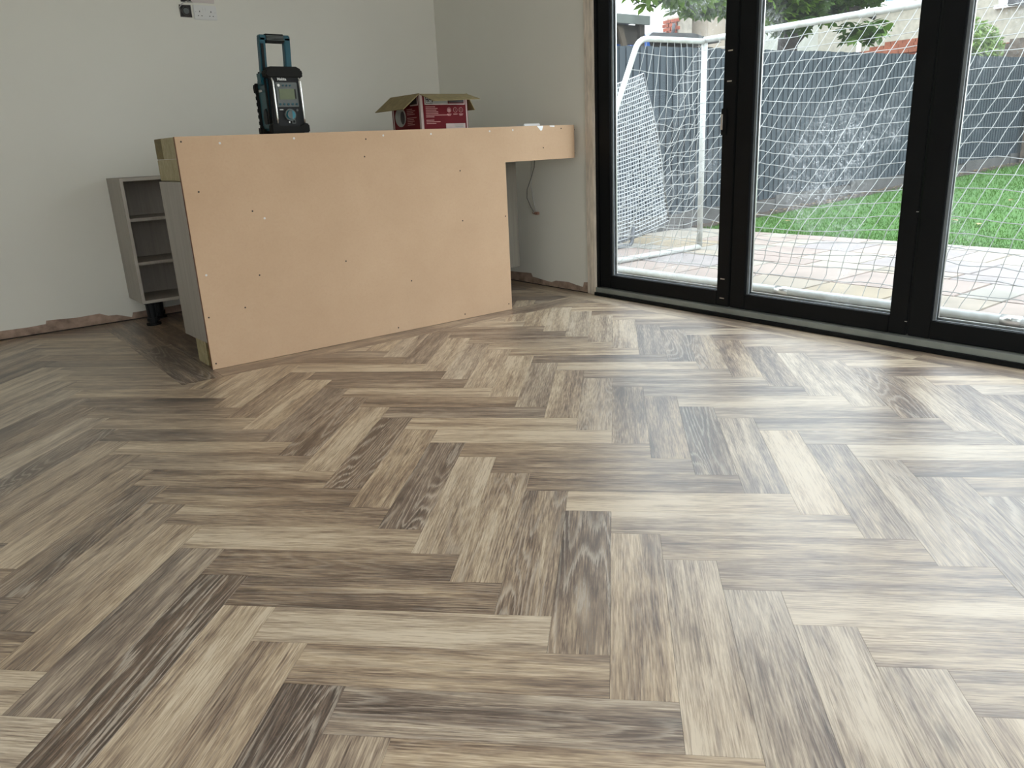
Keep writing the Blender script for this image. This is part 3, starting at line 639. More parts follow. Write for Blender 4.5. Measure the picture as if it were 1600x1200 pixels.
for k in range(3):
    cx=X0+.190+.038*k if k else X0+.186; cz=Z1-.086
    part(MB().tube([(cx+.013*math.cos(R(a)),yf,cz+.013*math.sin(R(a))) for a in range(0,360,24)],.0014,5,closed=True),'printed_ring',M['pink_print'],bx)
    if k==0: part(MB().cyl((cx,Y0,cz-.001),(0,-1,0),.010,.0012,16),'printed_mark',M['pink_print'],bx)
    elif k==1: part(MB().tube([(cx+.004,yf,cz+.006),(cx-.003,yf,cz),(cx+.004,yf,cz-.006)],.001,5),'printed_mark',M['pink_print'],bx)
    else: part(MB().tube([(cx-.004,yf,cz-.008),(cx-.004,yf,cz+.002),(cx,yf,cz+.007),(cx+.004,yf,cz+.002),(cx+.004,yf,cz-.008)],.001,5),'printed_mark',M['pink_print'],bx)
    pr(cx-X0-.014,cx-X0+.014,.106,.111,M['pink_print']); 
    if k!=1: pr(cx-X0-.010,cx-X0+.010,.113,.1165,M['pink_print'])
pr(.160,.292,.158,.186,M['edge_print'],'barcode_label',lab='pale printed label'); pr(.222,.278,.166,.170,M['grey_print'],e=.0003); pr(.222,.278,.174,.178,M['grey_print'],e=.0003)
# side print
xf=X0-.0012
def ps_(a,b,c,d,m,e=0): part(MB().box(xf-e,X0+.0004,Y0+a,Y0+b,Z1-d,Z1-c),'print',m,bx)
ps_(.030,.110,.052,.058,M['edge_print']); ps_(.026,.032,.010,.058,M['edge_print']); ps_(.034,.11,.02,.050,M['dark_print'])
mb=MB()
for k in range(10):
    if k in (4,): continue
    z=Z1-.072-.0092*k; w_=(.05+.04*rr.random()) if k!=5 else .10
    mb.box(xf,X0+.0004,Y0+.150-w_,Y0+.150,z-.0042,z)
part(mb,'small_print',M['pink_print'],bx)
def ell(cy,cz,a,b,n=20): return [(cy+a*math.cos(2*math.pi*k/n),cz+b*math.sin(2*math.pi*k/n)) for k in range(n)]
part(MB().prism(ell(Y0+.225,Z1-.112,.060,.052),'x',xf-.0004,X0),'printed_lamp',M['grey_print'],bx,label='printed grey picture of a lamp')
part(MB().prism(ell(Y0+.200,Z1-.115,.024,.036),'x',xf-.001,xf-.0004),'printed_lens',M['dark_print'],bx)
wh=tag(MB().box(2.235,2.365,3.00,3.09,1.0902,1.108).build('white_plastic_lid',M['white_pl'],bevel=.004),'small flat white plastic lid lying on the counter near its curved end','lid')
# ================================================================== SOCKETS
YS=YW
def double_socket(name,x0,z0,label,m,printed=True):
    t=thing(name,label,'socket',(x0+.073,YS,z0))
    part(MB().box(x0,x0+.146,YS-.009,YS-.0005,z0,z0+.086),'face_plate',m,t,bevel=.003)
    if printed:
        for k in (0,1):
            cx=x0+.037+.072*k
            part(MB().box(cx-.0025,cx+.0025,YS-.0096,YS-.0088,z0+.044,z0+.053),'earth_slot',M['hole'],t)
            for s in (-1,1): part(MB().box(cx+.011*s-.0035,cx+.011*s+.0035,YS-.0096,YS-.0088,z0+.021,z0+.0255),'pin_slot',M['hole'],t)
        for k in (0,1): part(MB().box(x0+.055+.017*k,x0+.068+.017*k,YS-.012,YS-.009,z0+.052,z0+.074),'rocker_switch',M['white_pl'],t,bevel=.0015)
        for k in (0,1): part(MB().cyl((x0+.012+.122*k,YS-.009,z0+.046),(0,-1,0),.0035,.0006,10),'screw',M['silver'],t)
    return t
double_socket('double_socket',.806,1.845,'white double plug socket high on the long wall, lower of the two plates',M['white_pl'])
M['pink_pl']=simple('pinkish_blank_plate',(.60,.54,.51),.4,var=.02)
double_socket('blank_plate',.800,1.945,'pinkish white plate directly above the double plug socket',M['pink_pl'],False)
def back_box(x0,z0,label):
    t=thing('back_box',label,'back box',(x0+.035,YS,z0),'open back boxes beside the socket plates'); a=.072
    mb=MB().box(x0,x0+a,YS-.003,YS-.0005,z0,z0+a)
    part(mb,'metal_rim',M['steel'],t)
    part(MB().box(x0+.006,x0+a-.006,YS-.0045,YS-.003,z0+.006,z0+a-.006),'recess',M['hole'],t)
    part(MB().tube([(x0+.036+.022*math.cos(R(q)),YS-.006,z0+.036+.026*math.sin(R(q))) for q in range(0,360,20)],.004,8,closed=True),'cable_loop',M['steel'],t,smooth=True)
    part(MB().cyl((x0+.038,YS-.0045,z0+.036),(0,-1,0),.018,.004,20),'knockout_disc',M['rad_grey'],t,label='grey round knockout disc')
    return t
back_box(.722,1.856,'open metal back box with grey disc left of the double socket')
back_box(.738,1.945,'upper open metal back box at the very top of the photo')
cw=tag(MB().tube([(.715,YS-.02,1.905),(.735,YS-.03,1.93),(.77,YS-.03,1.946),(.80,YS-.015,1.945)],.003,6).build('loose_wire',M['wire_white'],smooth=True),'thin white wire looping over the lower open back box','wire')
# cables under the overhang
cb=thing('hanging_cables','two thin cables hanging under the counter overhang by the wall','cable',(2.6,3.4,.88))
part(MB().tube([(2.622,3.42,.889),(2.622,3.425,.80),(2.620,3.43,.70),(2.620,3.41,.60),(2.620,3.385,.53)],.0022,6),'cable',M['wire_white'],cb,smooth=True)
part(MB().tube([(2.620,3.378,.889),(2.618,3.385,.83),(2.616,3.42,.76),(2.614,3.468,.68),(2.614,3.475,.62),(2.616,3.44,.56),(2.618,3.405,.52)],.0024,6),'cable',M['wire_grey'],cb,smooth=True)
part(MB().box(2.608,2.628,3.355,3.385,.505,.525).cyl((2.61,3.37,.515),(0,1,.1),.009,.035,8),'connector_block',M['copper'],cb,bevel=.002)
part(MB().cyl((2.606,3.39,.52),(-1,0,0),.006,.004,8),'cable_tip',M['white_pl'],cb)
# ================================================================== GARDEN GROUND
G=-.05
def zg(x): return G if x<6.5 else G+(min(x,16)-6.5)*.030
pt=MB().box(2.94,6.45,-5,5.35,-.2,G-.012).build('patio',M['mortar']); tag(pt,'sandstone patio outside the glazed doors','patio',kind='structure')
rs=random.Random(11)
x=2.78; rows=[.56,.28,.56,.56,.28,.56,.56,.30]
nslab=0
for ri,wd_ in enumerate(rows):
    x2=min(x+wd_,6.445); y=5.3-rs.uniform(0,.5)
    while y>-4.6:
        ln=rs.choice([.56,.84,.56,.84,.28]) if wd_>.4 else rs.choice([.56,.84,.28])
        mt=rs.choice(M['slabs']); h=rs.uniform(0,.003)
        if y-ln<5.3 :
            part(MB().box(x+.005,x2-.005,y-ln+.005,y-.005,G-.03,G+h-.001),'paving_slab',mt,pt,bevel=.004); nslab+=1
        y-=ln
    x=x2
    if x>=6.44: break
# lawn
lw=MB()
xs=[6.45,8,10,12,14,16,20]
for a,b in zip(xs,xs[1:]): lw.add([(a,-8,zg(a)-.01),(b,-8,zg(b)-.01),(b,5.12,zg(b)-.01),(a,5.12,zg(a)-.01)],[(0,1,2,3)])
lwn=tag(lw.build('lawn',M['grass_base']),'bright green lawn between patio and dark fence','lawn',kind='structure')
rg=random.Random(5); vs=[];fs=[]
for i in range(42000):
    x=6.46+ (rg.random()**1.6)*10; y=5.02-rg.random()*(9 if x>8 else 6)
    q=project(x,y,0)
    if q is None or not(930<q[0]<1640): continue
    z=zg(x)-.01; h=rg.uniform(.015,.035)*(1+.06*(x-6)); a=rg.uniform(0,6.28); wv=.004*(1+.12*(x-6)); b=len(vs)
    dx,dy=math.cos(a)*wv,math.sin(a)*wv; lx,ly=rg.uniform(-.015,.015),rg.uniform(-.015,.015)
    vs+=[(x-dx,y-dy,z),(x+dx,y+dy,z),(x+lx,y+ly,z+h)]; fs.append((b,b+1,b+2))
mb=MB(); mb.v=vs; mb.f=fs; part(mb,'grass_blades',M['grass'],lwn,kind='stuff')
# soil strip with leaf litter along the fence
mb=MB(); 
for a,b in zip(xs,xs[1:]): mb.add([(a,4.98,zg(a)-.004),(b,4.98,zg(b)-.004),(b,5.2,zg(b)+.012),(a,5.2,zg(a)+.012)],[(0,1,2,3)])
sl=tag(mb.build('soil_strip',M['soil']),'brown soil strip along the foot of the fence','soil',kind='structure')
def leaf_poly(x,y,z,s,a,rg):
    c,sn=math.cos(a),math.sin(a); pts=[(-1,0,0),(-.3,.45,.15),(.5,.35,.1),(1,0,.0),(.5,-.35,.2),(-.3,-.45,.1)]
    return [(x+s*(p[0]*c-p[1]*sn),y+s*(p[0]*sn+p[1]*c),z+s*p[2]) for p in pts]
mb=MB()
for i in range(160):
    x=6.5+rg.random()*9; y=5.0+rg.random()*.17; mb.add(leaf_poly(x,y,zg(x)+.02,rg.uniform(.02,.035),rg.random()*6,rg),[(0,1,2,3,4,5)])
part(mb,'leaf_litter',M['dead_leaf'],sl,kind='stuff')
for q,lab in (((1296,318),'yellow fallen leaf on the lawn nearest the middle of the second pane'),((1230,347),'pale fallen leaf on the lawn low in the second pane'),((1493,346),'large yellow fallen leaf on the lawn low in the third pane'),((1580,314),'yellow fallen leaf on the lawn at the right edge'),((1530,352),'small yellow fallen leaf right of the large one on the lawn')):
    d=rt*((q[0]-800)/1203.5)-up*((q[1]-600)/1203.5)+fw; c=fr_x[3]; z=.0
    for _ in range(4):
        t=(z-c.z)/d.z; P=c+d*t; z=zg(P.x)+.006
    tag(MB().add(leaf_poly(P.x,P.y,z+.012,.05,q[0],rg)+leaf_poly(P.x+.03,P.y+.02,z+.014,.035,q[0]+2,rg),[(0,1,2,3,4,5),(6,7,8,9,10,11)]).build('fallen_leaf',M['dead_leaf']),lab,'leaf','fallen leaves on the lawn')
# ================================================================== FENCE
fn=thing('fence','dark blue-grey close-board fence along the garden side','fence',(5,5.2,0))
board=MB().prism([(0,0),(.098,0),(.098,-.008),(0,-.020)],'z',0,1)
x=4.55; k=0; me0=None
while x<19:
    z0=zg(x)+.17; z1=1.915+.0145*(x-5.2)
    o=board.build('fence_board',M['fence']) if me0 is None else bpy.data.objects.new('fence_board',me0)
    if me0 is None: me0=o.data
    else: COL.objects.link(o)
    o.parent=fn; o.location=(x-5,rs.uniform(-.002,.002),z0); o.scale=(1,1,z1-z0+rs.uniform(-.006,.006)); x+=.105; k+=1
xb=4.5
while xb<19:
    x2=xb+1.83; z0=zg(xb+.9)
    part(MB().box(xb,x2-.03,5.165,5.195,z0-.05,z0+.175),'base_board',M['gravel_board'],fn); xb=x2
part(MB().box(4.5,19,5.2015,5.206,.2,1.9),'gap_shade_sheet',M['dark_gap'],fn); part(MB().box(4.5,19,5.207,5.25,1.5,1.58),'rail',M['fence'],fn); part(MB().box(4.5,19,5.207,5.25,.5,.58),'rail',M['fence'],fn)  # dark sheet added behind the boards to act as shade in their gaps
xe=15.75
tag(MB().box(xe,xe+.12,5.0,5.12,zg(xe),1.75).box(xe,xe+.12,4.6,4.7,zg(xe),1.0).build('timber_gate_post',M['gate_wood'],bevel=.006),'reddish brown timber post at the far end of the fence','post')
# ================================================================== GOAL
gl=thing('football_goal','white tubular football goal with white net standing on the patio','goal',(4.3,2.0,G))
YA,YZ=3.85,.19; XF=5.0; XBK=3.585; ZT=1.795; rt_=.026; zb=G+rt_
def bez(pts,n=8):
    return pts
def arcpath(a,b,c,r,n=6):
    a,b,c=Vector(a),Vector(b),Vector(c); u=(a-b).normalized(); v=(c-b).normalized(); p=b+u*r; q=b+v*r; out=[]
    for i in range(n+1):
        t=i/n; out.append(tuple((1-t)**2*p+2*t*(1-t)*b+t*t*q))
    return out
for y,lb in ((YA,None),(YZ,None)):
    part(MB().tube([(XF,y,zb),(XF,y,ZT)],rt_,14),'post',M['white_tube'],gl,smooth=True)
    pts=[(XF,y,ZT-.012)]+arcpath((XF,y,ZT-.012),(4.16,y,ZT-.02),(3.83,y,1.10),.10)+[(3.83,y,1.10),(XBK+.01,y,.62),(XBK,y,.25),(XBK,y,zb)]
    part(MB().tube(pts,rt_*.92,12),'side_stay',M['white_tube'],gl,smooth=True)
    part(MB().tube([(XF,y,zb),(XBK,y,zb)],rt_,14),'base_tube',M['white_tube'],gl,smooth=True)
part(MB().tube([(XF,YA,ZT),(XF,YZ,ZT)],rt_,14),'crossbar',M['white_tube'],gl,smooth=True)
part(MB().tube([(XBK,YA,zb),(XBK,YZ,zb)],rt_*1.05,14),'rear_base_bar',M['white_tube'],gl,smooth=True)
for y in (2.43,2.0,1.18,.62): part(MB().tube([(XBK,y-.05,zb),(XBK,y+.05,zb)],rt_*1.14,14).cyl((XBK-.02,y,zb+.012),(-1,0,.3),.007,.016,8),'tube_joint',M['silver'],gl,smooth=True)
for y in (2.35,1.4): part(MB().tube([(XF,y-.06,ZT),(XF,y+.06,ZT)],rt_*1.13,14),'tube_joint',M['white_tube'],gl,smooth=True)
def netpath(t): # rear net profile: 0 ground bar .. 1 crossbar -> x,z
    P=[(0,XBK+.02,zb+.02),(.08,XBK+.10,.13),(.16,XBK+.10,.27),(.24,XBK+.16,.40),(.40,XBK+.40,.66),(.60,XBK+.74,1.02),(.80,XBK+1.08,1.41),(1,XF,ZT)]
    for (a,xa,za),(b,xb_,zb_) in zip(P,P[1:]):
        if t<=b:
            k=(t-a)/(b-a); return xa+(xb_-xa)*k, za+(zb_-za)*k
    return P[-1][1],P[-1][2]
def nz(a,b,c=0): return mnoise.noise(Vector((a,b,c)))
def netpt(y,t):
    x,z=netpath(t); w_=math.sin(math.pi*min(max(t,0),1))
    low=max(0,1-t*2.6); y=y-.30*t*math.sqrt(max(0,math.sin(math.pi*(y-YZ)/(YA-YZ))))
    return (x+.05*w_*nz(y*1.3,t*3,1)+.05*low*nz(y*6,t*9,2), y+.07*w_*nz(y*1.1,t*2.5,5)+.045*low*nz(y*3,t*9,7)+.008*nz(y*8,t*22,3), z+.06*w_*nz(y*1.2,t*2.2,9)-.05*w_*(1-abs(2*((y-YZ)/(YA-YZ))-1))+.010*nz(y*7,t*20,4))
mb=MB(); cs=.0025
ny=int((YA-YZ)/.098); nt_=21
for i in range(ny+1):
    y=YZ+(YA-YZ)*i/ny; mb.tube([netpt(y,j/nt_/2) for j in range(2*nt_+1)],cs,4,caps=False)
for j in range(1,nt_):
    mb.tube([netpt(YZ+(YA-YZ)*i/(ny*2),j/nt_) for i in range(ny*2+1)],cs,4,caps=False)
part(mb,'rear_net',M['net'],gl,kind='stuff')
# side nets, slack
def side_net(y0,sgn):
    mb=MB()
    def sp(a,t): # a: 0 rear profile .. 1 front post ; t height
        zt=t*(ZT-zb)+zb; xr=XBK if zt<.62 else (XBK+(zt-.62)/(1.10-.62)*.24 if zt<1.10 else 3.83+(zt-1.10)/(ZT-1.10)*.36)
        x=xr+(XF-xr)*a; b_=math.sin(math.pi*a)*math.sin(math.pi*t)
        return (x+.06*b_*nz(a*4,t*4,sgn),y0+sgn*(.16*b_+.10*b_*nz(a*3,t*5,2+sgn)),zt+.10*b_*nz(a*4,t*3,6)-.10*b_)
    na=10; n2=14
    for i in range(1,na): mb.tube([sp(i/na,j/n2/2) for j in range(2*n2+1)],cs,4,caps=False)
    for j in range(1,n2): mb.tube([sp(i/na/2,j/n2) for i in range(2*na+1)],cs,4,caps=False)
    part(mb,'side_net',M['net'],gl,kind='stuff')
side_net(YA,-1); side_net(YZ,1)
# ================================================================== REBOUNDER (dense mesh on a grey tube frame)
rb=thing('rebounder_net','small grey tube frame with dense white mesh leaning beyond the goal','net',(4.6,4.55,G))
def rp(a,b): # bilinear sheet, a along, b up
    BL_,BR,TR,TL=Vector((3.95,4.62,.02)),Vector((5.36,4.55,.16)),Vector((4.83,4.42,1.57)),Vector((4.0,4.35,1.36))
    p=(BL_*(1-a)+BR*a)*(1-b)+(TL*(1-a)+TR*a)*b
    return p+Vector((.05*math.sin(math.pi*b)*a, .03*nz(a*2,b*2,3), -.07*math.sin(math.pi*a)*(1-b)))
mb=MB(); n1,n2=34,38
for i in range(n1+1): mb.tube([rp(i/n1,j/13) for j in range(14)],.005,4,caps=False)
for j in range(n2+1): mb.tube([rp(i/12,j/n2) for i in range(13)],.005,4,caps=False)
part(mb,'mesh_sheet',M['mesh_white'],rb,kind='stuff')
def ribbon(pts,w_,nm): # dark hem
    mb=MB()
    for p,q in zip(pts,pts[1:]): 
        mb.add([p+w_,q+w_,q-w_,p-w_,p+w_+Vector((0,.004,0)),q+w_+Vector((0,.004,0)),q-w_+Vector((0,.004,0)),p-w_+Vector((0,.004,0))],[(0,1,2,3),(4,5,6,7),(0,1,5,4),(3,2,6,7)])
    part(mb,nm,M['tube_grey'],rb)
ribbon([rp(i/12,0) for i in range(13)],Vector((0,0,.028)),'hem'); ribbon([rp(1,j/12) for j in range(13)],Vector((.014,0,0)),'hem')
part(MB().tube([(3.95,4.55,G+.02),(4.62,4.52,G+.02)]+arcpath((4.62,4.52,G+.02),(4.78,4.52,G+.02),(4.84,4.56,.16),.06)+[(4.84,4.56,.16)],.019,10),'frame_tube',M['tube_grey'],rb,smooth=True)
part(MB().tube([tuple(rp(1,0)),tuple(rp(1,.5)+Vector((0,.02,0))),tuple(rp(1,1))],.008,8),'frame_edge',M['tube_grey'],rb,smooth=True)
# ================================================================== NEIGHBOURS BEHIND THE FENCE
def at(px,py,**k): # pixel -> room point on plane x=, y= or z=
    d=rt*((px-800)/1203.5)-up*((py-600)/1203.5)+fw; c=fr_x[3]
    (ax,v),=k.items(); i='xyz'.index(ax); t=(v-c[i])/d[i]; return c+d*t
def house(name,label,loc): return thing(name,label,'house',loc)
# cream pebbledashed house facing the garden
hc=house('cream_house','cream pebbledashed house filling the background above the right of the fence',(20,9,0))
XH=20.0
part(MB().box(XH,XH+6,-4,14.6,-.1,7.0),'wall',M['cream_render'],hc)
part(MB().prism([(XH-.4,6.9),(XH+3,9.2),(XH+6.4,6.9)],'y',-4.3,14.9),'roof',M['dark_roof'],hc)
def win(x,y0,y1,z0,z1,parent):
    f=part(MB().box(x-.06,x,y0-.08,y1+.08,z0-.08,z0).box(x-.06,x,y0-.08,y1+.08,z1,z1+.08).box(x-.06,x,y0-.08,y0,z0,z1).box(x-.06,x,y1,y1+.08,z0,z1).box(x-.06,x,(y0+y1)/2-.04,(y0+y1)/2+.04,z0,z1).box(x-.12,x,y0-.15,y1+.15,z0-.16,z0-.08),'window',M['white_paint'],parent)
    part(MB().box(x-.03,x+.0,y0,y1,z0,z1),'pane',M['clear'],f)
win(XH,6.2,7.45,3.62,4.8,hc); win(XH,9.65,10.9,4.02,5.2,hc)
p=at(1343,82,x=XH); part(MB().tube([(XH-.06,p.y,p.z-2),(XH-.06,p.y,p.z+.55)],.06,8),'drainpipe',M['white_paint'],hc,smooth=True)
p=at(1508,60,x=XH); part(MB().tube([(XH-.06,p.y,0),(XH-.06,p.y,6.8)],.055,8),'drainpipe',M['fascia'],hc,smooth=True)
a=at(1577,3,x=XH-.6); part(MB().tube([(a.x,a.y,a.z),(a.x,a.y-1.6,a.z-.12)],.09,6),'gutter',M['dark_roof'],hc)
# low garage with orange tiled roof in front of it
gr=thing('garage','low garage roof of orange tiles showing just above the fence','building',(17,9.5,0))
L0=at(1312,86,x=17.0); L1=at(1360,70,x=17.0); L2=at(1470,76,x=17.0)
part(MB().box(17.05,19.5,L2.y,L0.y,0,L0.z-.1),'wall',M['brick'],gr)
for k in range(4):
    z=L0.z-.12+.075*k; y0=L2.y; y1=L0.y-.30*k
    n=10
    for q in range(n):
        ya=y0+(y1-y0)*q/n; yb=y0+(y1-y0)*(q+1)/n-.01
        part(MB().box(17.0+.09*k,17.25+.09*k,ya,yb,z,z+.068),'roof_tile',M['tile_orange'],gr)
# white house, brick corner, beige extension (left)
hw=house('white_house','bright white rendered house with red brick corner above the fence at left',(13,12,0))
XA=13.0
a=at(930,60,x=XA); b=at(1041,60,x=XA)
part(MB().box(XA,XA+.8,b.y,a.y+2,0,6.5),'wall',M['white_render'],hw)
part(MB().box(XA+.02,XA+.5,at(1057,60,x=XA).y,b.y,0,at(1048,27,x=XA).z),'brick_core',M['brick_mortar'],hw)
z=1.7; row=0; yb0=at(1057,60,x=XA).y; ztop=at(1048,27,x=XA).z
while z<ztop-.06:
    y=yb0-(.06 if row%2 else 0)
    while y<b.y+.05:
        part(MB().box(XA-.02,XA+.04,y,min(y+.205,b.y+.10),z,z+.065),'brick',M['brick'],hw); y+=.225
    z+=.078; row+=1
p=at(1043,40,x=XA-.08); part(MB().tube([(XA-.08,p.y,1.5),(XA-.08,p.y,2.95),(XA-.10,p.y-.18,3.15),(XA-.10,p.y-.20,3.3)],.035,8),'drainpipe',M['dark_roof'],hw,smooth=True)
hb=house('beige_house','beige rendered extension with dark flat roof edge right of the brick corner',(14,10,0))
c=at(1057,60,x=14.0); d=at(1106,60,x=14.0); zt=at(1080,25,x=14.0).z
part(MB().box(14.0,14.6,d.y,c.y+.1,0,zt),'wall',M['beige_render'],hb)
part(MB().box(13.85,14.7,d.y-.05,c.y+.12,zt,zt+.10),'roof_edge',M['dark_roof'],hb)
hp=house('pale_house','pale grey-green rendered house with white drainpipe beside the first door stile',(15,9.5,0))
c=at(1103,60,x=15.0); d=at(1180,60,x=15.0)
part(MB().box(15.0,17.5,d.y,c.y,0,6.5),'wall',M['pale_render'],hp)
p=at(1113,60,x=15.0); part(MB().tube([(14.94,p.y,0),(14.94,p.y,5.0)],.05,8),'drainpipe',M['white_paint'],hp,smooth=True)
# open-fronted shed with brace and blue tarpaulin, grey felt roofed shed
sh=thing('open_shed','open-fronted grey shed with diagonal brace beyond the fence at left','shed',(8,7.6,0))
YQ=7.5; f0=at(945,25,y=YQ); f1=at(1016,25,y=YQ); g1=at(1015,39,y=YQ)
part(MB().box(f0.x-1,f1.x,YQ,YQ+.04,g1.z,f1.z),'fascia',M['fascia'],sh)
part(MB().box(f0.x-1,f1.x-.02,YQ+.05,YQ+2,f1.z-.06,f1.z-.01),'roof',M['shed_grey'],sh)
part(MB().box(f0.x-1,f1.x-.05,YQ+1.9,YQ+1.95,0,g1.z),'back_boards',M['shed_dark'],sh)
part(MB().box(f1.x-.16,f1.x-.06,YQ+.05,YQ+.15,0,g1.z+.02),'post',M['shed_dark'],sh)
part(MB().box(f0.x-1,f1.x-.05,YQ+.10,YQ+.14,g1.z-.26,g1.z),'header',M['shed_dark'],sh)
a=at(968,40,y=YQ+.06); b=at(986,74,y=YQ+.06); mb=MB(); mb.add([(a.x-.05,YQ+.05,a.z),(a.x+.05,YQ+.05,a.z),(b.x+.05,YQ+.05,b.z-.3),(b.x-.05,YQ+.05,b.z-.3),(a.x-.05,YQ+.09,a.z),(a.x+.05,YQ+.09,a.z),(b.x+.05,YQ+.09,b.z-.3),(b.x-.05,YQ+.09,b.z-.3)],[(0,1,2,3),(4,5,6,7),(0,1,5,4),(1,2,6,5),(2,3,7,6),(3,0,4,7)])
part(mb,'brace',M['brace'],sh)
def tarp(c,r,name,label):
    bm=bmesh.new(); bmesh.ops.create_icosphere(bm,subdivisions=3,radius=1)
    for v in bm.verts:
        n_=1+.25*mnoise.noise(v.co*2.3+Vector(c)); v.co=Vector((v.co.x*r[0]*n_,v.co.y*r[1]*n_,v.co.z*r[2]*n_))
    me=bpy.data.meshes.new(name); bm.to_mesh(me); bm.free(); me.materials.append(M['tarp']); o=bpy.data.objects.new(name,me); COL.objects.link(o); o.location=c; return tag(o,label,'tarpaulin','blue tarpaulins in the open shed')
a=at(963,70,y=8.0); tarp((a.x,8.0,a.z-.30),(.22,.25,.50),'blue_tarpaulin','crumpled blue tarpaulin left of the shed brace')
a=at(996,72,y=8.0); tarp((a.x,8.0,a.z-.30),(.18,.25,.50),'blue_tarpaulin','crumpled blue tarpaulin right of the shed brace')
fs_=thing('felt_shed','low shed with grey felt pitched roof between fence and houses','shed',(9.2,8,0))
a=at(1005,64,y=8.0); b=at(1020,50,y=8.0); c=at(1085,52,y=8.0); d=at(1128,66,y=8.0)
part(MB().prism([(a.x,a.z),(b.x,b.z),(c.x,c.z),(d.x,d.z)],'y',8.0,10.2),'roof',M['shed_grey'],fs_)
part(MB().box(a.x+.1,d.x-.1,8.1,10.0,0,a.z-.02),'wall',M['shed_dark'],fs_)
# brick wall and posts at far right
bw=thing('garden_wall','low brick wall with grey post beyond the fence at far right','wall',(17,7,0))
a=at(1535,90,x=17.5); b=at(1640,90,x=17.5); zt=at(1570,66,x=17.5).z
for r_ in range(6):
    z=zt-.42+.07*r_; n=11
    for q in range(n):
        y0=b.y+(a.y-b.y)*q/n+(.05 if r_%2 else 0); part(MB().box(17.5,17.7,y0,y0+(a.y-b.y)/n-.02,z,z+.058),'brick',M['brick'],bw)
part(MB().box(17.55,17.68,b.y,a.y,0,zt-.02),'core',M['brick_mortar'],bw)
a=at(1590,60,x=17.3); part(MB().box(17.25,17.4,a.y-.12,a.y+.12,0,a.z),'post',M['gate_wood'],bw)
a=at(1573,68,x=17.4); part(MB().box(17.38,17.48,a.y-.09,a.y+.09,0,a.z),'post',M['gate_wood'],bw)
# ================================================================== TREE
te=thing('chestnut_tree','broad-leaved green tree with dark trunk beyond the fence','tree',(10.6,6.8,0))
part(MB().tube([(10.6,6.8,0),(10.58,6.78,1.5),(10.62,6.75,2.6),(10.5,6.7,3.6),(10.4,6.6,4.8)],[.20,.17,.15,.12,.06],10),'trunk',M['bark'],te,smooth=True)
for pts in ([(10.6,6.75,2.5),(9.6,6.5,3.1),(8.4,6.2,3.1),(7.2,6.0,2.9),(6.2,5.8,2.75)],[(10.6,6.75,2.2),(11.0,6.5,2.7),(11.4,6.1,2.75),(11.6,5.9,2.6)],[(10.6,6.75,2.9),(9.9,6.9,3.4),(9.2,7.0,3.9)],[(10.6,6.75,2.3),(10.9,6.8,2.75),(12.2,6.8,3.5)]):
    part(MB().tube(pts,[.07-.012*i for i in range(len(pts))],7),'branch',M['bark'],te,smooth=True)
def leaf_mesh(size,seed):
    rr=random.Random(seed); v=[];f=[]
    for k in range(6):
        a=R(-100+200*k/5+rr.uniform(-8,8)); l=size*(1-.28*abs(k-2.5)/2.5); wd2=l*.20; dr=-.35*l*rr.uniform(.6,1.3)
        c,s_=math.cos(a),math.sin(a); b=len(v)
        for t,ww,zz in ((0.06,0,0),(.35,.75,.25),(.70,1.0,.62),(1.0,0,1.0)):
            for sg in ((0,) if ww==0 else (-1,1)):
                x,y=l*t,sg*wd2*ww; v.append((x*c-y*s_,x*s_+y*c,dr*zz+(abs(sg)*.02*l)))
        f+= [(b,b+1,b+2),(b+1,b+3,b+4,b+2),(b+3,b+5,b+4)]
    return v,f
LM=[]
for i in range(5):
    v,f=leaf_mesh(.20,i); me=bpy.data.meshes.new('leaf'); me.from_pydata(v,[],f); me.materials.append(M['leaf']); LM.append((me,v,f))
rl=random.Random(21); leaves=[]
blobs=[((6.6,5.8,2.72),(.75,.35,.26),170),((7.4,5.9,2.72),(.65,.4,.32),210),((7.1,5.9,3.2),(1.3,.5,.4),100),((9.6,6.4,2.98),(1.2,.8,.42),820),((11.0,6.5,3.12),(1.5,.8,.48),820),((10.2,6.6,3.8),(2.2,1.0,.6),260),((12.3,6.4,3.5),(1.2,.7,.45),160),((10.9,6.0,2.45),(.30,.3,.22),0),((11.35,5.9,2.42),(.48,.3,.17),46),((9.9,6.3,2.6),(.9,.5,.22),120),((5.9,5.7,2.8),(.3,.25,.15),14)]
for c,r_,n in blobs:
    for _ in range(n):
        while True:
            q=Vector((rl.uniform(-1,1),rl.uniform(-1,1),rl.uniform(-1,1)))
            if q.length<1: break
        leaves.append((Vector(c)+Vector((q.x*r_[0],q.y*r_[1],q.z*r_[2])),(rl.uniform(-.7,.5),rl.uniform(-.7,.5),rl.uniform(0,6.28)),rl.uniform(.7,1.15),rl.randrange(5)))
def onscr(p):
    q=project(*p); return q is not None and -20<q[0]<1620 and -15<q[1]
leaves.sort(key=lambda l:(not onscr(l[0]),(l[0]-fr_x[3]).length))
from mathutils import Euler
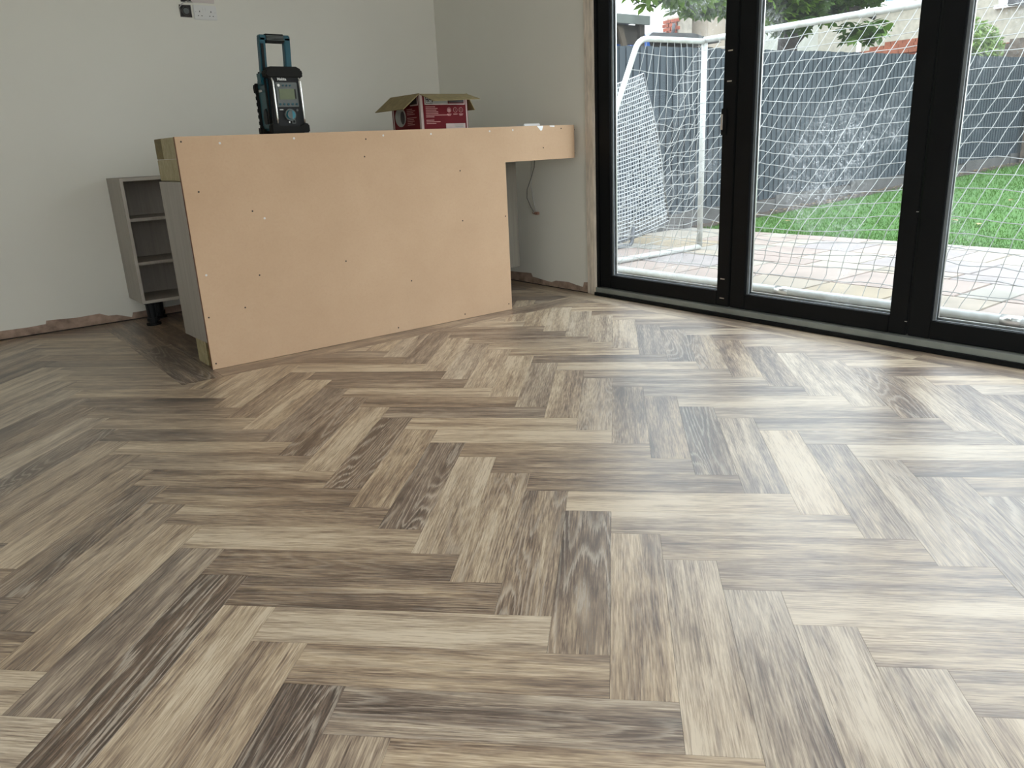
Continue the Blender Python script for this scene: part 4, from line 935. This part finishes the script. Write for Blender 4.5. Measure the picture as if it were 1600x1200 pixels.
vs=[];fs=[]
for i,(p,e,s_,k) in enumerate(leaves):
    if i<280:
        o=bpy.data.objects.new('leaf',LM[k][0]); COL.objects.link(o); o.parent=te; o.location=p-Vector((10.6,6.8,0)); o.rotation_euler=e; o.scale=(s_,)*3
    else:
        mx=Matrix.Translation(p)@Euler(e).to_matrix().to_4x4()@Matrix.Scale(s_,4); b=len(vs); vs+=[tuple(mx@Vector(v)) for v in LM[k][1]]; fs+=[tuple(j+b for j in f) for f in LM[k][2]]
mb=MB(); mb.v=vs; mb.f=fs; part(mb,'foliage',M['leaf'],te,kind='stuff')
# shrub
sb=thing('shrub','light green leafy shrub above the fence behind the third door leaf','shrub',(16.3,6.6,0))
part(MB().tube([(16.3,6.6,0),(16.3,6.6,1.4),(16.2,6.6,2.2)],[.06,.05,.03],7),'stem',M['bark'],sb,smooth=True)
for k in range(5): part(MB().tube([(16.3,6.6,1.2),(16.3+.3*math.cos(k*1.3),6.6+.3*math.sin(k*1.3),1.9),(16.3+.5*math.cos(k*1.3),6.6+.5*math.sin(k*1.3),2.6)],[.03,.02,.01],5),'branch',M['bark'],sb,smooth=True)
vs=[];fs=[]
for _ in range(4200):
    while True:
        q=Vector((rl.uniform(-1,1),rl.uniform(-1,1),rl.uniform(-1,1)))
        if q.length<1: break
    p=Vector((16.2+q.x*.85,6.6+q.y*.75,2.25+q.z*.72-.25*abs(q.x))); a=rl.uniform(0,6.28); e=Euler((rl.uniform(-1,1),rl.uniform(-1,1),a)).to_matrix(); b=len(vs)
    for v in ((-.08,0,0),(0,.028,.01),(.08,0,0),(0,-.028,.01)): vs.append(tuple(p+e@Vector(v)))
    fs.append((b,b+1,b+2,b+3))
mb=MB(); mb.v=vs; mb.f=fs; part(mb,'foliage',M['bush'],sb,kind='stuff')
# ground beyond the fence
tag(MB().box(3,40,5.22,30,-.1,-.05).box(20,40,-20,5.22,-.1,-.05).build('ground',M['soil']),'ground of the neighbouring gardens beyond the fence','ground',kind='structure')
